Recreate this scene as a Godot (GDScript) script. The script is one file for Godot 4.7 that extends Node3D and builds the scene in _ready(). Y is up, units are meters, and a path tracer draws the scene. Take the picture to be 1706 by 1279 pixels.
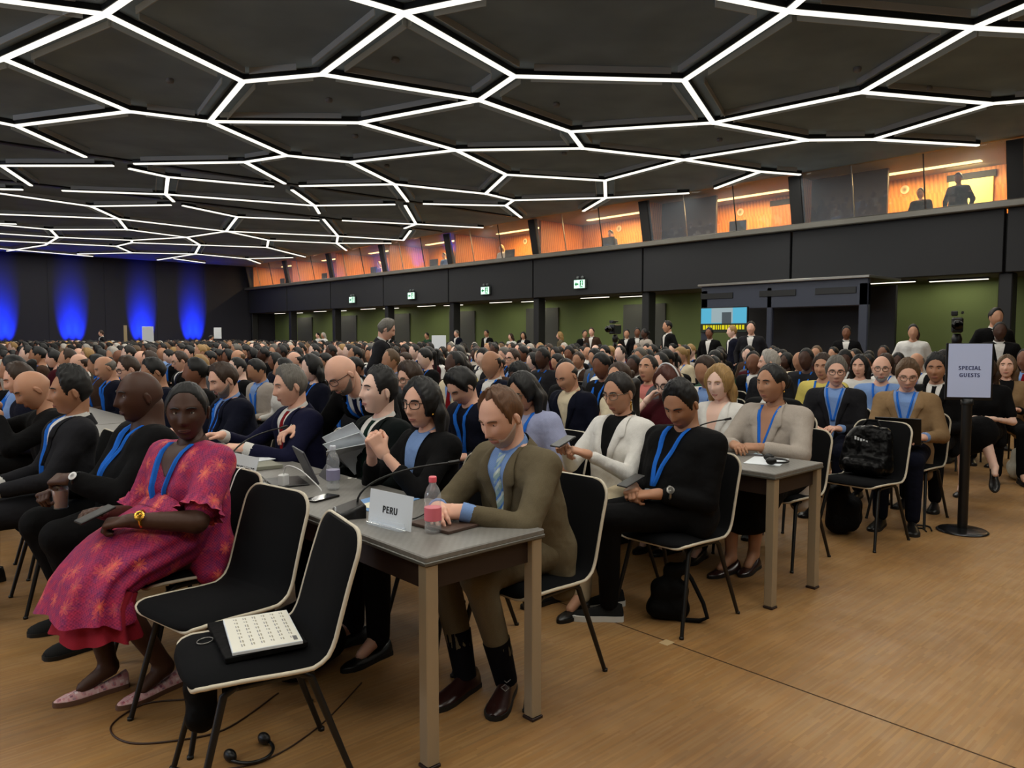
extends Node3D
# A conference hall: x runs from the stage towards the booth wall, -z runs along the rows of tables, y is up.

const CEIL := 5.45
var M := {}
var taken := {}
var jobs: Array = []
var job_out: Array = []
var head_cache := {}
var hand_cache := {}
var rng := RandomNumberGenerator.new()
var wrinkle := FastNoiseLite.new()

# ---------------------------------------------------------------- mesh collecting
class G:
	var v := PackedVector3Array()
	var n := PackedVector3Array()
	var uv := PackedVector2Array()
	var ix := PackedInt32Array()

	func tri(a: int, b: int, c: int) -> void:
		var w := (v[b] - v[a]).cross(v[c] - v[a])
		if w.dot(n[a] + n[b] + n[c]) > 0.0:
			ix.append_array(PackedInt32Array([a, c, b]))
		else:
			ix.append_array(PackedInt32Array([a, b, c]))

	func vert(p: Vector3, nn: Vector3, t := Vector2.ZERO) -> int:
		v.append(p)
		n.append(nn)
		uv.append(t)
		return v.size() - 1

	func face(a: Vector3, b: Vector3, c: Vector3, d: Vector3, nn: Vector3) -> void:
		var i := vert(a, nn, Vector2(0, 1))
		vert(b, nn, Vector2(1, 1))
		vert(c, nn, Vector2(1, 0))
		vert(d, nn, Vector2(0, 0))
		tri(i, i + 1, i + 2)
		tri(i, i + 2, i + 3)

	func tri3(a: Vector3, b: Vector3, c: Vector3, nn: Vector3) -> void:
		var i := vert(a, nn)
		vert(b, nn)
		vert(c, nn)
		tri(i, i + 1, i + 2)

	# chamfered box
	func box(c: Vector3, s: Vector3, bev := 0.0, t := Transform3D.IDENTITY) -> void:
		var h := s * 0.5
		var e: float = minf(bev, minf(h.x, minf(h.y, h.z)) * 0.9)
		for ax in 3:
			var a1 := (ax + 1) % 3
			var a2 := (ax + 2) % 3
			for sg in [-1.0, 1.0]:
				var q: Array[Vector3] = []
				for k in [[-1, -1], [1, -1], [1, 1], [-1, 1]]:
					var p := Vector3.ZERO
					p[ax] = h[ax] * sg
					p[a1] = (h[a1] - e) * k[0]
					p[a2] = (h[a2] - e) * k[1]
					q.append(t * (c + p))
				var nn := Vector3.ZERO
				nn[ax] = sg
				face(q[0], q[1], q[2], q[3], t.basis * nn)
			if e > 0.0:
				for s1 in [-1.0, 1.0]:
					for s2 in [-1.0, 1.0]:
						var q2: Array[Vector3] = []
						for k2 in [[-1.0, 0], [1.0, 0], [1.0, 1], [-1.0, 1]]:
							var p2 := Vector3.ZERO
							p2[ax] = (h[ax] - e) * k2[0]
							p2[a1] = (h[a1] if k2[1] == 0 else h[a1] - e) * s1
							p2[a2] = (h[a2] - e if k2[1] == 0 else h[a2]) * s2
							q2.append(t * (c + p2))
						var n2 := Vector3.ZERO
						n2[a1] = s1 * 0.7071
						n2[a2] = s2 * 0.7071
						face(q2[0], q2[1], q2[2], q2[3], t.basis * n2)
		if e > 0.0:
			for x in [-1.0, 1.0]:
				for y in [-1.0, 1.0]:
					for z in [-1.0, 1.0]:
						var sgn := Vector3(x, y, z)
						tri3(t * (c + Vector3(h.x, h.y - e, h.z - e) * sgn), t * (c + Vector3(h.x - e, h.y, h.z - e) * sgn), t * (c + Vector3(h.x - e, h.y - e, h.z) * sgn), t.basis * sgn.normalized())

	# rings of equal size joined into a skin
	func loft(rings: Array, round_ring := true, caps := true) -> void:
		var nr := rings.size()
		var m: int = rings[0].size()
		var base := v.size()
		var mid: Array[Vector3] = []
		for r in rings:
			var c := Vector3.ZERO
			for p in r:
				c += p
			mid.append(c / m)
		for j in nr:
			for i in m:
				var a: Vector3 = rings[j][(i + 1) % m if round_ring else mini(i + 1, m - 1)] - rings[j][(i - 1 + m) % m if round_ring else maxi(i - 1, 0)]
				var b: Vector3 = rings[mini(j + 1, nr - 1)][i] - rings[maxi(j - 1, 0)][i]
				var nn := a.cross(b).normalized()
				if round_ring and nn.dot(rings[j][i] - mid[j]) < 0.0:
					nn = -nn
				vert(rings[j][i], nn, Vector2(float(i) / m, float(j) / maxi(nr - 1, 1)))
		for j in nr - 1:
			for i in (m if round_ring else m - 1):
				var i2 := (i + 1) % m
				var p := base + j * m
				tri(p + i, p + i2, p + m + i2)
				tri(p + i, p + m + i2, p + m + i)
		if caps and round_ring:
			for e in [0, nr - 1]:
				var nn2: Vector3 = (mid[e] - mid[1 if e == 0 else nr - 2]).normalized()
				var k := vert(mid[e], nn2)
				for i in m:
					vert(rings[e][i], nn2)
				for i in m:
					tri(k, k + 1 + i, k + 1 + (i + 1) % m)

	func tube(pts: Array, rad, sides := 8, closed := false, sx := 1.0) -> void:
		var rings: Array = []
		var np := pts.size()
		var up := Vector3.UP
		for j in np:
			var d: Vector3
			if closed:
				d = pts[(j + 1) % np] - pts[(j - 1 + np) % np]
			else:
				d = pts[mini(j + 1, np - 1)] - pts[maxi(j - 1, 0)]
			d = d.normalized()
			if absf(d.dot(up)) > 0.93:
				up = Vector3.RIGHT if absf(d.x) < 0.8 else Vector3.BACK
			var x := up.cross(d).normalized()
			var y := d.cross(x)
			up = y
			var r: float = rad[j] if rad is Array else rad
			var ring := PackedVector3Array()
			for k in sides:
				var a := TAU * k / sides
				ring.append(pts[j] + x * cos(a) * r * sx + y * sin(a) * r)
			rings.append(ring)
		if closed:
			rings.append(rings[0])
		loft(rings, true, not closed)

	func lathe(profile: Array, segs := 20, t := Transform3D.IDENTITY) -> void:
		var rings: Array = []
		for p in profile:
			var ring := PackedVector3Array()
			for k in segs:
				var a := TAU * k / segs
				ring.append(t * Vector3(cos(a) * p.x, p.y, sin(a) * p.x))
			rings.append(ring)
		loft(rings)

	func ball(c: Vector3, r: Vector3, t := Transform3D.IDENTITY, nu := 12, nv := 8) -> void:
		var base := v.size()
		for j in nv + 1:
			var th := PI * j / nv
			for i in nu + 1:
				var ph := TAU * i / nu
				var d := Vector3(sin(th) * cos(ph), cos(th), sin(th) * sin(ph))
				vert(t * (c + d * r), (t.basis * (d / r)).normalized())
		for j in nv:
			for i in nu:
				var p := base + j * (nu + 1) + i
				if j > 0:
					tri(p, p + 1, p + nu + 1)
				if j < nv - 1:
					tri(p + 1, p + nu + 2, p + nu + 1)

	func add(o: G, t := Transform3D.IDENTITY, flip := false) -> void:
		var base := v.size()
		var nb := t.basis
		for i in o.v.size():
			v.append(t * o.v[i])
			n.append((nb * o.n[i]).normalized())
		uv.append_array(o.uv)
		if flip:
			for i in range(0, o.ix.size(), 3):
				ix.append(o.ix[i] + base)
				ix.append(o.ix[i + 2] + base)
				ix.append(o.ix[i + 1] + base)
		else:
			for i in o.ix:
				ix.append(i + base)

	func arrays() -> Array:
		var a := []
		a.resize(Mesh.ARRAY_MAX)
		a[Mesh.ARRAY_VERTEX] = v
		a[Mesh.ARRAY_NORMAL] = n
		a[Mesh.ARRAY_TEX_UV] = uv
		a[Mesh.ARRAY_INDEX] = ix
		return a

	func mesh() -> ArrayMesh:
		var m := ArrayMesh.new()
		m.add_surface_from_arrays(Mesh.PRIMITIVE_TRIANGLES, arrays())
		return m

# bones of a soft body: 9 numbers each
class Sk:
	var b := PackedFloat32Array()
	func bone(a: Vector3, c: Vector3, ra: float, rb: float, k := 0.03) -> void:
		b.append_array(PackedFloat32Array([a.x, a.y, a.z, c.x, c.y, c.z, ra, rb, k]))
	func at(p: Vector3) -> float:
		var f := 9.0
		for o in range(0, b.size(), 9):
			var a := Vector3(b[o], b[o + 1], b[o + 2])
			var ba := Vector3(b[o + 3], b[o + 4], b[o + 5]) - a
			var pa := p - a
			var h := clampf(pa.dot(ba) / maxf(ba.dot(ba), 1e-8), 0.0, 1.0)
			var d := (pa - ba * h).length() - lerpf(b[o + 6], b[o + 7], h)
			var k := b[o + 8]
			var e := maxf(k - absf(d - f), 0.0) / k
			f = minf(d, f) - e * e * k * 0.25
		return f

# surface nets over the joined bones
func nets(b: PackedFloat32Array, cell: float, rough: float) -> G:
	var g := G.new()
	if b.is_empty():
		return g
	var lo := Vector3(1e9, 1e9, 1e9)
	var hi := -lo
	for o in range(0, b.size(), 9):
		var r := maxf(b[o + 6], b[o + 7]) + 3.0 * cell
		for q in [Vector3(b[o], b[o + 1], b[o + 2]), Vector3(b[o + 3], b[o + 4], b[o + 5])]:
			lo = lo.min(q - Vector3(r, r, r))
			hi = hi.max(q + Vector3(r, r, r))
	var nx := int((hi.x - lo.x) / cell) + 2
	var ny := int((hi.y - lo.y) / cell) + 2
	var nz := int((hi.z - lo.z) / cell) + 2
	var f := PackedFloat32Array()
	f.resize(nx * ny * nz)
	f.fill(1.0)
	for o in range(0, b.size(), 9):
		var ax := b[o] - lo.x
		var ay := b[o + 1] - lo.y
		var az := b[o + 2] - lo.z
		var bx := b[o + 3] - b[o]
		var by := b[o + 4] - b[o + 1]
		var bz := b[o + 5] - b[o + 2]
		var ra := b[o + 6]
		var dr := b[o + 7] - ra
		var k := b[o + 8]
		var inv := 1.0 / maxf(bx * bx + by * by + bz * bz, 1e-8)
		var pad := maxf(ra, ra + dr) + maxf(k * 0.6, 2.2 * cell)
		var i0 := maxi(0, int((minf(ax, ax + bx) - pad) / cell))
		var i1 := mini(nx - 1, int((maxf(ax, ax + bx) + pad) / cell) + 1)
		var j0 := maxi(0, int((minf(ay, ay + by) - pad) / cell))
		var j1 := mini(ny - 1, int((maxf(ay, ay + by) + pad) / cell) + 1)
		var l0 := maxi(0, int((minf(az, az + bz) - pad) / cell))
		var l1 := mini(nz - 1, int((maxf(az, az + bz) + pad) / cell) + 1)
		for l in range(l0, l1 + 1):
			var pz := l * cell - az
			for j in range(j0, j1 + 1):
				var py := j * cell - ay
				var part := py * by + pz * bz
				var at := (l * ny + j) * nx + i0
				for i in range(i0, i1 + 1):
					var px := i * cell - ax
					var h := (px * bx + part) * inv
					h = 0.0 if h < 0.0 else (1.0 if h > 1.0 else h)
					var qx := px - bx * h
					var qy := py - by * h
					var qz := pz - bz * h
					var d := sqrt(qx * qx + qy * qy + qz * qz) - ra - dr * h
					var w := f[at]
					var e := k - absf(d - w)
					if e > 0.0:
						f[at] = (d if d < w else w) - e * e / k * 0.25
					elif d < w:
						f[at] = d
					at += 1
	var id := PackedInt32Array()
	id.resize(nx * ny * nz)
	id.fill(-1)
	var sy := nx
	var sz := nx * ny
	var far := cell * 1.8
	var co := PackedFloat32Array()
	co.resize(8)
	for l in nz - 1:
		for j in ny - 1:
			var row := (l * ny + j) * nx
			for i in nx - 1:
				var at := row + i
				var f0 := f[at]
				if f0 > far or f0 < -far:
					continue
				var f1 := f[at + 1]
				var f2 := f[at + sy]
				var f3 := f[at + sy + 1]
				var f4 := f[at + sz]
				var f5 := f[at + sz + 1]
				var f6 := f[at + sz + sy]
				var f7 := f[at + sz + sy + 1]
				var neg := int(f0 < 0.0) + int(f1 < 0.0) + int(f2 < 0.0) + int(f3 < 0.0) + int(f4 < 0.0) + int(f5 < 0.0) + int(f6 < 0.0) + int(f7 < 0.0)
				if neg == 0 or neg == 8:
					continue
				var s := Vector3.ZERO
				var c := 0
				if (f0 < 0.0) != (f1 < 0.0): s += Vector3(f0 / (f0 - f1), 0, 0); c += 1
				if (f2 < 0.0) != (f3 < 0.0): s += Vector3(f2 / (f2 - f3), 1, 0); c += 1
				if (f4 < 0.0) != (f5 < 0.0): s += Vector3(f4 / (f4 - f5), 0, 1); c += 1
				if (f6 < 0.0) != (f7 < 0.0): s += Vector3(f6 / (f6 - f7), 1, 1); c += 1
				if (f0 < 0.0) != (f2 < 0.0): s += Vector3(0, f0 / (f0 - f2), 0); c += 1
				if (f1 < 0.0) != (f3 < 0.0): s += Vector3(1, f1 / (f1 - f3), 0); c += 1
				if (f4 < 0.0) != (f6 < 0.0): s += Vector3(0, f4 / (f4 - f6), 1); c += 1
				if (f5 < 0.0) != (f7 < 0.0): s += Vector3(1, f5 / (f5 - f7), 1); c += 1
				if (f0 < 0.0) != (f4 < 0.0): s += Vector3(0, 0, f0 / (f0 - f4)); c += 1
				if (f1 < 0.0) != (f5 < 0.0): s += Vector3(1, 0, f1 / (f1 - f5)); c += 1
				if (f2 < 0.0) != (f6 < 0.0): s += Vector3(0, 1, f2 / (f2 - f6)); c += 1
				if (f3 < 0.0) != (f7 < 0.0): s += Vector3(1, 1, f3 / (f3 - f7)); c += 1
				var p := lo + (Vector3(i, j, l) + s / c) * cell
				var nn := Vector3(f1 + f3 + f5 + f7 - f0 - f2 - f4 - f6, f2 + f3 + f6 + f7 - f0 - f1 - f4 - f5, f4 + f5 + f6 + f7 - f0 - f1 - f2 - f3).normalized()
				if rough > 0.0:
					p += nn * wrinkle.get_noise_3d(p.x * 100.0, p.y * 70.0, p.z * 100.0) * rough
				id[at] = g.v.size()
				g.v.append(p)
				g.n.append(nn)
	g.uv.resize(g.v.size())
	for l in range(1, nz - 1):
		for j in range(1, ny - 1):
			var row := (l * ny + j) * nx
			for i in range(1, nx - 1):
				var at := row + i
				if id[at] < 0:
					continue
				var neg := f[at] < 0.0
				if neg != (f[at + 1] < 0.0):
					quad(g.ix, id[at], id[at - sy], id[at - sy - sz], id[at - sz], neg)
				if neg != (f[at + sy] < 0.0):
					quad(g.ix, id[at], id[at - sz], id[at - sz - 1], id[at - 1], neg)
				if neg != (f[at + sz] < 0.0):
					quad(g.ix, id[at], id[at - 1], id[at - 1 - sy], id[at - sy], neg)
	if rough > 0.0:
		smooth_normals(g)
	return g

func quad(ix: PackedInt32Array, a: int, b: int, c: int, d: int, neg: bool) -> void:
	if a < 0 or b < 0 or c < 0 or d < 0:
		return
	if neg:
		ix.append_array(PackedInt32Array([a, d, c, a, c, b]))
	else:
		ix.append_array(PackedInt32Array([a, b, c, a, c, d]))

func smooth_normals(g: G) -> void:
	var nn := PackedVector3Array()
	nn.resize(g.v.size())
	for i in range(0, g.ix.size(), 3):
		var a := g.ix[i]
		var b := g.ix[i + 1]
		var c := g.ix[i + 2]
		var w := (g.v[c] - g.v[a]).cross(g.v[b] - g.v[a])
		nn[a] += w
		nn[b] += w
		nn[c] += w
	for i in nn.size():
		nn[i] = nn[i].normalized()
	g.n = nn

# work for the thread pool: a soft body, plus ready pieces in the same surface, plus further surfaces
func later(mi: MeshInstance3D, sk: Sk, cell: float, m: Material, rough := 0.0, extra: Array = [], more: Array = []) -> void:
	jobs.append({"mi": mi, "b": sk.b, "cell": cell, "mat": m, "rough": rough, "extra": extra, "more": more})

func run_job(n: int) -> void:
	var j: Dictionary = jobs[n]
	var g := nets(j.b, j.cell, j.rough)
	for e in j.extra:
		g.add(e[0], e[1], e[2])
	job_out[n] = g

func run_jobs() -> void:
	job_out.resize(jobs.size())
	var id := WorkerThreadPool.add_group_task(run_job, jobs.size())
	WorkerThreadPool.wait_for_group_task_completion(id)
	for n in jobs.size():
		var j: Dictionary = jobs[n]
		var m: ArrayMesh = job_out[n].mesh()
		m.surface_set_material(0, j.mat)
		for s in j.more:
			m.add_surface_from_arrays(Mesh.PRIMITIVE_TRIANGLES, s[0].arrays())
			m.surface_set_material(m.get_surface_count() - 1, s[1])
		j.mi.mesh = m
	jobs.clear()
	job_out.clear()

# ---------------------------------------------------------------- nodes
func numbered(called: String) -> String:
	var k: int = taken.get(called, 0)
	taken[called] = k + 1
	return called if k == 0 else "%s_%03d" % [called, k]

func tag(o: Node, label := "", category := "", group := "", kind := "") -> Node:
	if label: o.set_meta("label", label)
	if category: o.set_meta("category", category)
	if group: o.set_meta("group", group)
	if kind: o.set_meta("kind", kind)
	return o

func base(called: String, at: Vector3, turn := 0.0) -> Node3D:
	var o := Node3D.new()
	o.name = numbered(called)
	add_child(o)
	o.position = at
	o.rotation.y = turn
	return o

func part(called: String, g: G, m: Material, parent: Node = null, t := Transform3D.IDENTITY) -> MeshInstance3D:
	var mi := MeshInstance3D.new()
	var me := g.mesh()
	me.surface_set_material(0, m)
	mi.mesh = me
	mi.transform = t
	if parent == null:
		mi.name = numbered(called)
		add_child(mi)
	else:
		mi.name = called
		parent.add_child(mi, true)
	return mi

func put(called: String, me: Mesh, m: Material, parent: Node, t := Transform3D.IDENTITY) -> MeshInstance3D:
	var mi := MeshInstance3D.new()
	mi.mesh = me
	mi.material_override = m
	mi.transform = t
	mi.name = called
	parent.add_child(mi, true)
	return mi

func struct(called: String, g: G, m: Material, parent: Node = null) -> MeshInstance3D:
	var o := part(called, g, m, parent)
	if parent == null:
		o.set_meta("kind", "structure")
	return o

func copy(o: Node3D, at: Vector3, turn: float, label := "", group := "") -> Node3D:
	var c: Node3D = o.duplicate()
	c.name = numbered(o.get_meta("stem", String(o.name)))
	add_child(c)
	c.position = at
	c.rotation.y = turn
	if label: c.set_meta("label", label)
	if group: c.set_meta("group", group)
	return c

# ---------------------------------------------------------------- materials
func mat(called: String, col: Color, rough := 0.8, o := {}) -> StandardMaterial3D:
	if M.has(called):
		return M[called]
	var m := StandardMaterial3D.new()
	m.resource_name = called
	m.albedo_color = col
	m.roughness = rough
	m.metallic = o.get("metal", 0.0)
	m.metallic_specular = o.get("spec", 0.5)
	if o.has("tex"):
		m.albedo_texture = o.tex
		if o.has("tri"):
			m.uv1_triplanar = true
			m.uv1_world_triplanar = o.get("world", false)
			m.uv1_scale = Vector3.ONE * o.tri
	if o.has("norm"):
		m.normal_enabled = true
		m.normal_texture = o.norm
		m.normal_scale = o.get("nscale", 0.5)
		m.uv1_triplanar = true
		m.uv1_scale = Vector3.ONE * o.get("tri", 3.0)
	if o.has("emit"):
		m.emission_enabled = true
		m.emission = o.emit
		m.emission_energy_multiplier = o.get("power", 1.0)
	if o.has("alpha"):
		m.transparency = BaseMaterial3D.TRANSPARENCY_ALPHA
		m.albedo_color.a = o.alpha
	if o.has("coat"):
		m.clearcoat_enabled = true
		m.clearcoat = o.coat
		m.clearcoat_roughness = 0.2
	if o.has("rim"):
		m.rim_enabled = true
		m.rim = o.rim
		m.rim_tint = 0.6
	M[called] = m
	return m

var tex_weave: ImageTexture
var tex_fold: NoiseTexture2D
var tex_hair: ImageTexture

func noise_tex(freq: float, size: int, seed_n: int, ramp := [], normal := false, strength := 4.0, octaves := 4) -> NoiseTexture2D:
	var t := NoiseTexture2D.new()
	var f := FastNoiseLite.new()
	f.seed = seed_n
	f.frequency = freq
	f.fractal_octaves = octaves
	f.noise_type = FastNoiseLite.TYPE_SIMPLEX_SMOOTH
	t.noise = f
	t.width = size
	t.height = size
	t.seamless = true
	if ramp.size():
		var gr := Gradient.new()
		gr.offsets = PackedFloat32Array(ramp[0])
		gr.colors = PackedColorArray(ramp[1])
		t.color_ramp = gr
	if normal:
		t.as_normal_map = true
		t.bump_strength = strength
	return t

func cloth(called: String, col: Color, rough := 0.9, fold := 0.5) -> StandardMaterial3D:
	if M.has(called):
		return M[called]
	var m := mat(called, col, rough, {"tex": tex_weave, "tri": 3.2, "norm": tex_fold, "nscale": fold, "spec": 0.25})
	return m

func skin(called: String, col: Color) -> StandardMaterial3D:
	if M.has(called):
		return M[called]
	var m := mat(called, col, 0.52, {"spec": 0.4})
	m.subsurf_scatter_enabled = true
	m.subsurf_scatter_strength = 0.08
	return m

func hair_mat(called: String, col: Color) -> StandardMaterial3D:
	return mat(called, col, 0.55, {"tex": tex_hair, "tri": 7.0, "spec": 0.45})

func _ready() -> void:
	var cam := Camera3D.new()
	cam.name = "camera"
	cam.fov = 54.19
	cam.near = 0.05
	cam.far = 200.0
	add_child(cam)
	cam.position = Vector3(0, 1.46, 0)
	cam.look_at(Vector3(0.67301, 1.46 - 0.0636, -0.73963))
	var env := Environment.new()
	env.background_mode = Environment.BG_COLOR
	env.background_color = Color(0.0, 0.0, 0.0)
	env.tonemap_mode = Environment.TONE_MAPPER_LINEAR
	env.tonemap_exposure = 1.0
	env.sdfgi_enabled = true
	env.ssao_enabled = true
	env.ssil_enabled = true
	var we := WorldEnvironment.new()
	we.name = "surroundings"
	we.environment = env
	add_child(we)
	make_materials()
	furniture_materials()
	ceiling_lights()
	room()
	furnish()
	people()
	crowd()
	run_jobs()
	finish_crowd()

# ---------------------------------------------------------------- the hall
# where the light strips meet, in metres (x, z), and which of them are joined
const NODES := "1 2.65 -10.24; 2 1.99 -12.83; 3 4.87 -11.48; 4 4.03 -14.31; 5 5.30 -13.99; 6 5.61 -10.38; 7 2.74 -16.69; 8 7.35 -12.23; 9 5.31 -7.78; 10 7.79 -8.51; 11 8.13 -9.74; 12 9.83 -6.90; 13 10.64 -10.05; 14 9.91 -12.64; 15 11.76 -10.75; 16 12.14 -7.88; 17 8.69 -4.63; 18 10.89 -3.29; 19 12.40 -5.31; 20 14.58 -7.29; 21 14.61 -4.10; 22 15.50 -6.39; 23 14.16 -9.92; 24 16.52 -9.40; 25 14.58 -12.56; 26 12.28 -13.71; 27 13.49 -15.90; 28 14.72 -16.12; 29 16.39 -14.09; 30 15.15 -16.92; 31 7.50 -15.47; 32 7.08 -16.67; 33 8.82 -15.09; 34 10.92 -16.49; 35 15.31 -21.79; 36 17.47 -25.76; 37 14.86 -26.41; 38 10.92 -20.77; 40 10.07 -24.43; 41 11.12 -28.01; 42 13.41 -29.45; 43 15.95 -28.46; 44 14.43 -31.84; 45 15.76 -37.16; 46 3.10 -20.77; 47 6.33 -19.49; 48 7.04 -21.88; 49 6.00 -25.39; 50 7.30 -27.46; 51 8.25 -29.99; 53 6.18 -31.87; 54 10.63 -30.74; 55 6.87 -34.16; 56 7.04 -37.41; 57 9.31 -33.18; 58 9.53 -34.04; 59 9.42 -35.82; 60 11.94 -32.95; 61 13.05 -36.67; 62 10.66 -38.15; 101 1.00 -10.89; 102 2.79 -9.11; 103 1.47 -14.18; 104 4.30 -18.53; 105 1.95 -16.54; 106 4.44 -7.85; 107 5.81 -6.62; 108 7.62 -5.03; 109 8.38 -4.18; 110 10.39 -2.15; 111 12.04 -2.47; 112 15.18 -3.07; 113 17.55 -5.15; 114 17.52 -8.94; 115 17.49 -11.24; 116 17.52 -12.11; 117 17.58 -16.01; 118 17.03 -18.27; 119 9.24 -18.33; 120 12.58 -18.32; 121 12.93 -18.95; 122 13.01 -22.78; 123 17.58 -20.89; 124 15.59 -22.90; 125 16.10 -23.27; 126 13.16 -18.33; 127 8.80 -18.31; 128 9.34 -18.99; 129 12.57 -18.99; 130 11.71 -21.97; 131 12.41 -22.99; 132 12.41 -23.33; 133 17.63 -26.93; 134 17.59 -30.52; 135 17.53 -34.40; 136 17.20 -35.08; 137 17.31 -39.11; 138 2.44 -21.05; 139 4.98 -19.06; 140 4.05 -22.95; 141 5.31 -18.52; 142 5.37 -19.13; 143 8.75 -18.87; 144 4.83 -23.20; 145 7.57 -22.88; 146 8.02 -23.42; 147 3.98 -23.76; 148 2.82 -24.59; 149 7.70 -23.56; 150 3.35 -29.42; 152 3.60 -31.71; 153 5.00 -31.17; 154 3.91 -34.57; 155 6.24 -41.18; 156 4.21 -37.32; 157 8.94 -40.40; 158 12.64 -40.80; 159 13.06 -39.62; 160 14.99 -40.77; 161 4.50 -40.00; 162 9.72 -41.13"
const NETS := [
	["great honeycomb of white light strips over the middle of the dark ceiling", [1,101,1,102,1,2,1,3,2,103,2,4,3,5,3,6,4,5,4,7,7,105,7,104,5,8,5,31,9,106,9,107,9,6,9,10,6,11,10,11,10,12,11,8,11,13,8,14,13,15,13,16,17,108,17,109,17,12,17,18,18,110,18,111,18,19,12,16,16,19,16,20,19,21,21,112,21,22,20,22,22,113,20,23,15,23,23,24,24,114,24,115,23,25,15,14,26,25,25,29,29,28,29,116,29,117,14,26,26,27,27,28,28,30,30,118,30,126,31,32,32,127,32,141,31,33,33,14,33,34,34,119,34,27,34,120]],
	["small star of white light strips above the middle glass booths", [121,35,35,122,35,123,35,124]],
	["wide honeycomb of white light strips before the blue lit end wall", [125,36,36,37,131,37,37,41,37,43,40,146,40,132,40,41,41,50,41,54,41,42,42,43,43,133,43,134,42,44,44,60,44,135,45,61,45,136,45,137,147,148,148,49,49,149,49,50,50,150,50,51,51,53,51,54,53,152,152,153,53,55,55,154,55,56,56,155,55,57,57,54,57,58,58,59,58,60,54,60,60,61,59,156,59,62,62,157,62,61,61,158]],
	["zigzag band of white light strips between two gaps in the ceiling pattern", [128,38,38,48,38,129,38,130,142,47,47,143,47,48,48,144,48,145]],
	["three white light strips meeting at the edge of the picture on the ceiling", [46,138,46,139,46,140]],
	["single short white light strip near the end of the booth row", [159,160]],
	["single long white light strip hanging close to the blue wall", [161,162]],
]

func strip(parent: Node, a: Vector2, b: Vector2) -> void:
	# a hung black channel with a glowing diffuser, from a to b on the ceiling
	var mid := (a + b) * 0.5
	var l := a.distance_to(b)
	var turn := atan2(-(b.y - a.y), b.x - a.x)
	var t := Transform3D(Basis(Vector3.UP, turn), Vector3(mid.x, 0, mid.y))
	var g := G.new()
	g.box(Vector3(0, 5.352, 0), Vector3(l + 0.05, 0.03, 0.088), 0.006)
	var o := part("light_strip", g, M.led, parent, t)
	var h := G.new()
	h.box(Vector3(0, 5.405, 0), Vector3(l + 0.06, 0.075, 0.104), 0.004)
	part("housing", h, M.black_metal, o)
	# edges of the lowered ceiling panels on both sides of the slot
	if l > 1.0:
		for sd in [-1.0, 1.0]:
			var e := G.new()
			e.box(Vector3(0, CEIL - 0.045, sd * 0.25), Vector3(l - 0.55, 0.09, 0.014))
			part("panel_edge", e, mat("panel_edge_paint", Color(0.66, 0.68, 0.68), 0.7), o)
	var w := AreaLight3D.new()
	w.name = "strip_light"
	w.area_size = Vector2(l, 0.086)
	w.light_color = Color(1.0, 0.985, 0.94)
	w.light_energy = l * 0.086 * LED_POWER / PI
	w.area_range = 60.0
	w.area_attenuation = 2.0
	w.shadow_enabled = true
	add_child(w, true)
	w.transform = Transform3D(t.basis * Basis(Vector3.RIGHT, -PI / 2), Vector3(mid.x, 5.332, mid.y))

const LED_POWER := 29.0

func ceiling_lights() -> void:
	var at := {}
	for q in NODES.split(";"):
		var f := q.strip_edges().split(" ")
		at[int(f[0])] = Vector2(float(f[1]), float(f[2]))
	for nt in NETS:
		var o := base("ceiling_light_network", Vector3.ZERO)
		tag(o, nt[0], "ceiling light", "honeycomb ceiling lights")
		for k in range(0, nt[1].size(), 2):
			strip(o, at[nt[1][k]], at[nt[1][k + 1]])
	# the pattern goes on over the camera and the stage side of the hall
	var o2 := base("ceiling_light_network", Vector3.ZERO)
	tag(o2, "rest of the honeycomb of light strips over the stage side, beyond the picture's edge", "ceiling light", "honeycomb ceiling lights")
	rng.seed = 21
	var grid := {}
	for i in range(-6, 9):
		for j in range(-16, 5):
			var p := Vector2(i * 2.6 + (1.3 if j % 2 else 0.0), j * 2.3) + Vector2(rng.randf_range(-0.6, 0.6), rng.randf_range(-0.5, 0.5))
			grid[Vector2i(i, j)] = p
	for i in range(-6, 9):
		for j in range(-16, 5):
			if (i + 2 * j) % 3 == 0:
				continue
			for dlt in [Vector2i(1, 0), Vector2i(0, 1), Vector2i(1 if j % 2 else -1, 1)]:
				var n: Vector2i = Vector2i(i, j) + dlt
				if not grid.has(n) or (n.x + 2 * n.y) % 3 == 0:
					continue
				var a: Vector2 = grid[Vector2i(i, j)]
				var b: Vector2 = grid[n]
				if unseen(a) and unseen(b) and a.x > -7.0 and b.x > -7.0 and a.y > -14.0 and b.y < 5.0:
					strip(o2, a, b)

# above the picture's upper edge or beside its left edge
func unseen(p: Vector2) -> bool:
	var fwd := p.x * 0.673 - p.y * 0.7396
	var side := p.x * 0.7396 + p.y * 0.673
	if fwd < 8.0:
		return p.x < 13.0
	return side < -0.70 * fwd and p.x > -13.0

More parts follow.
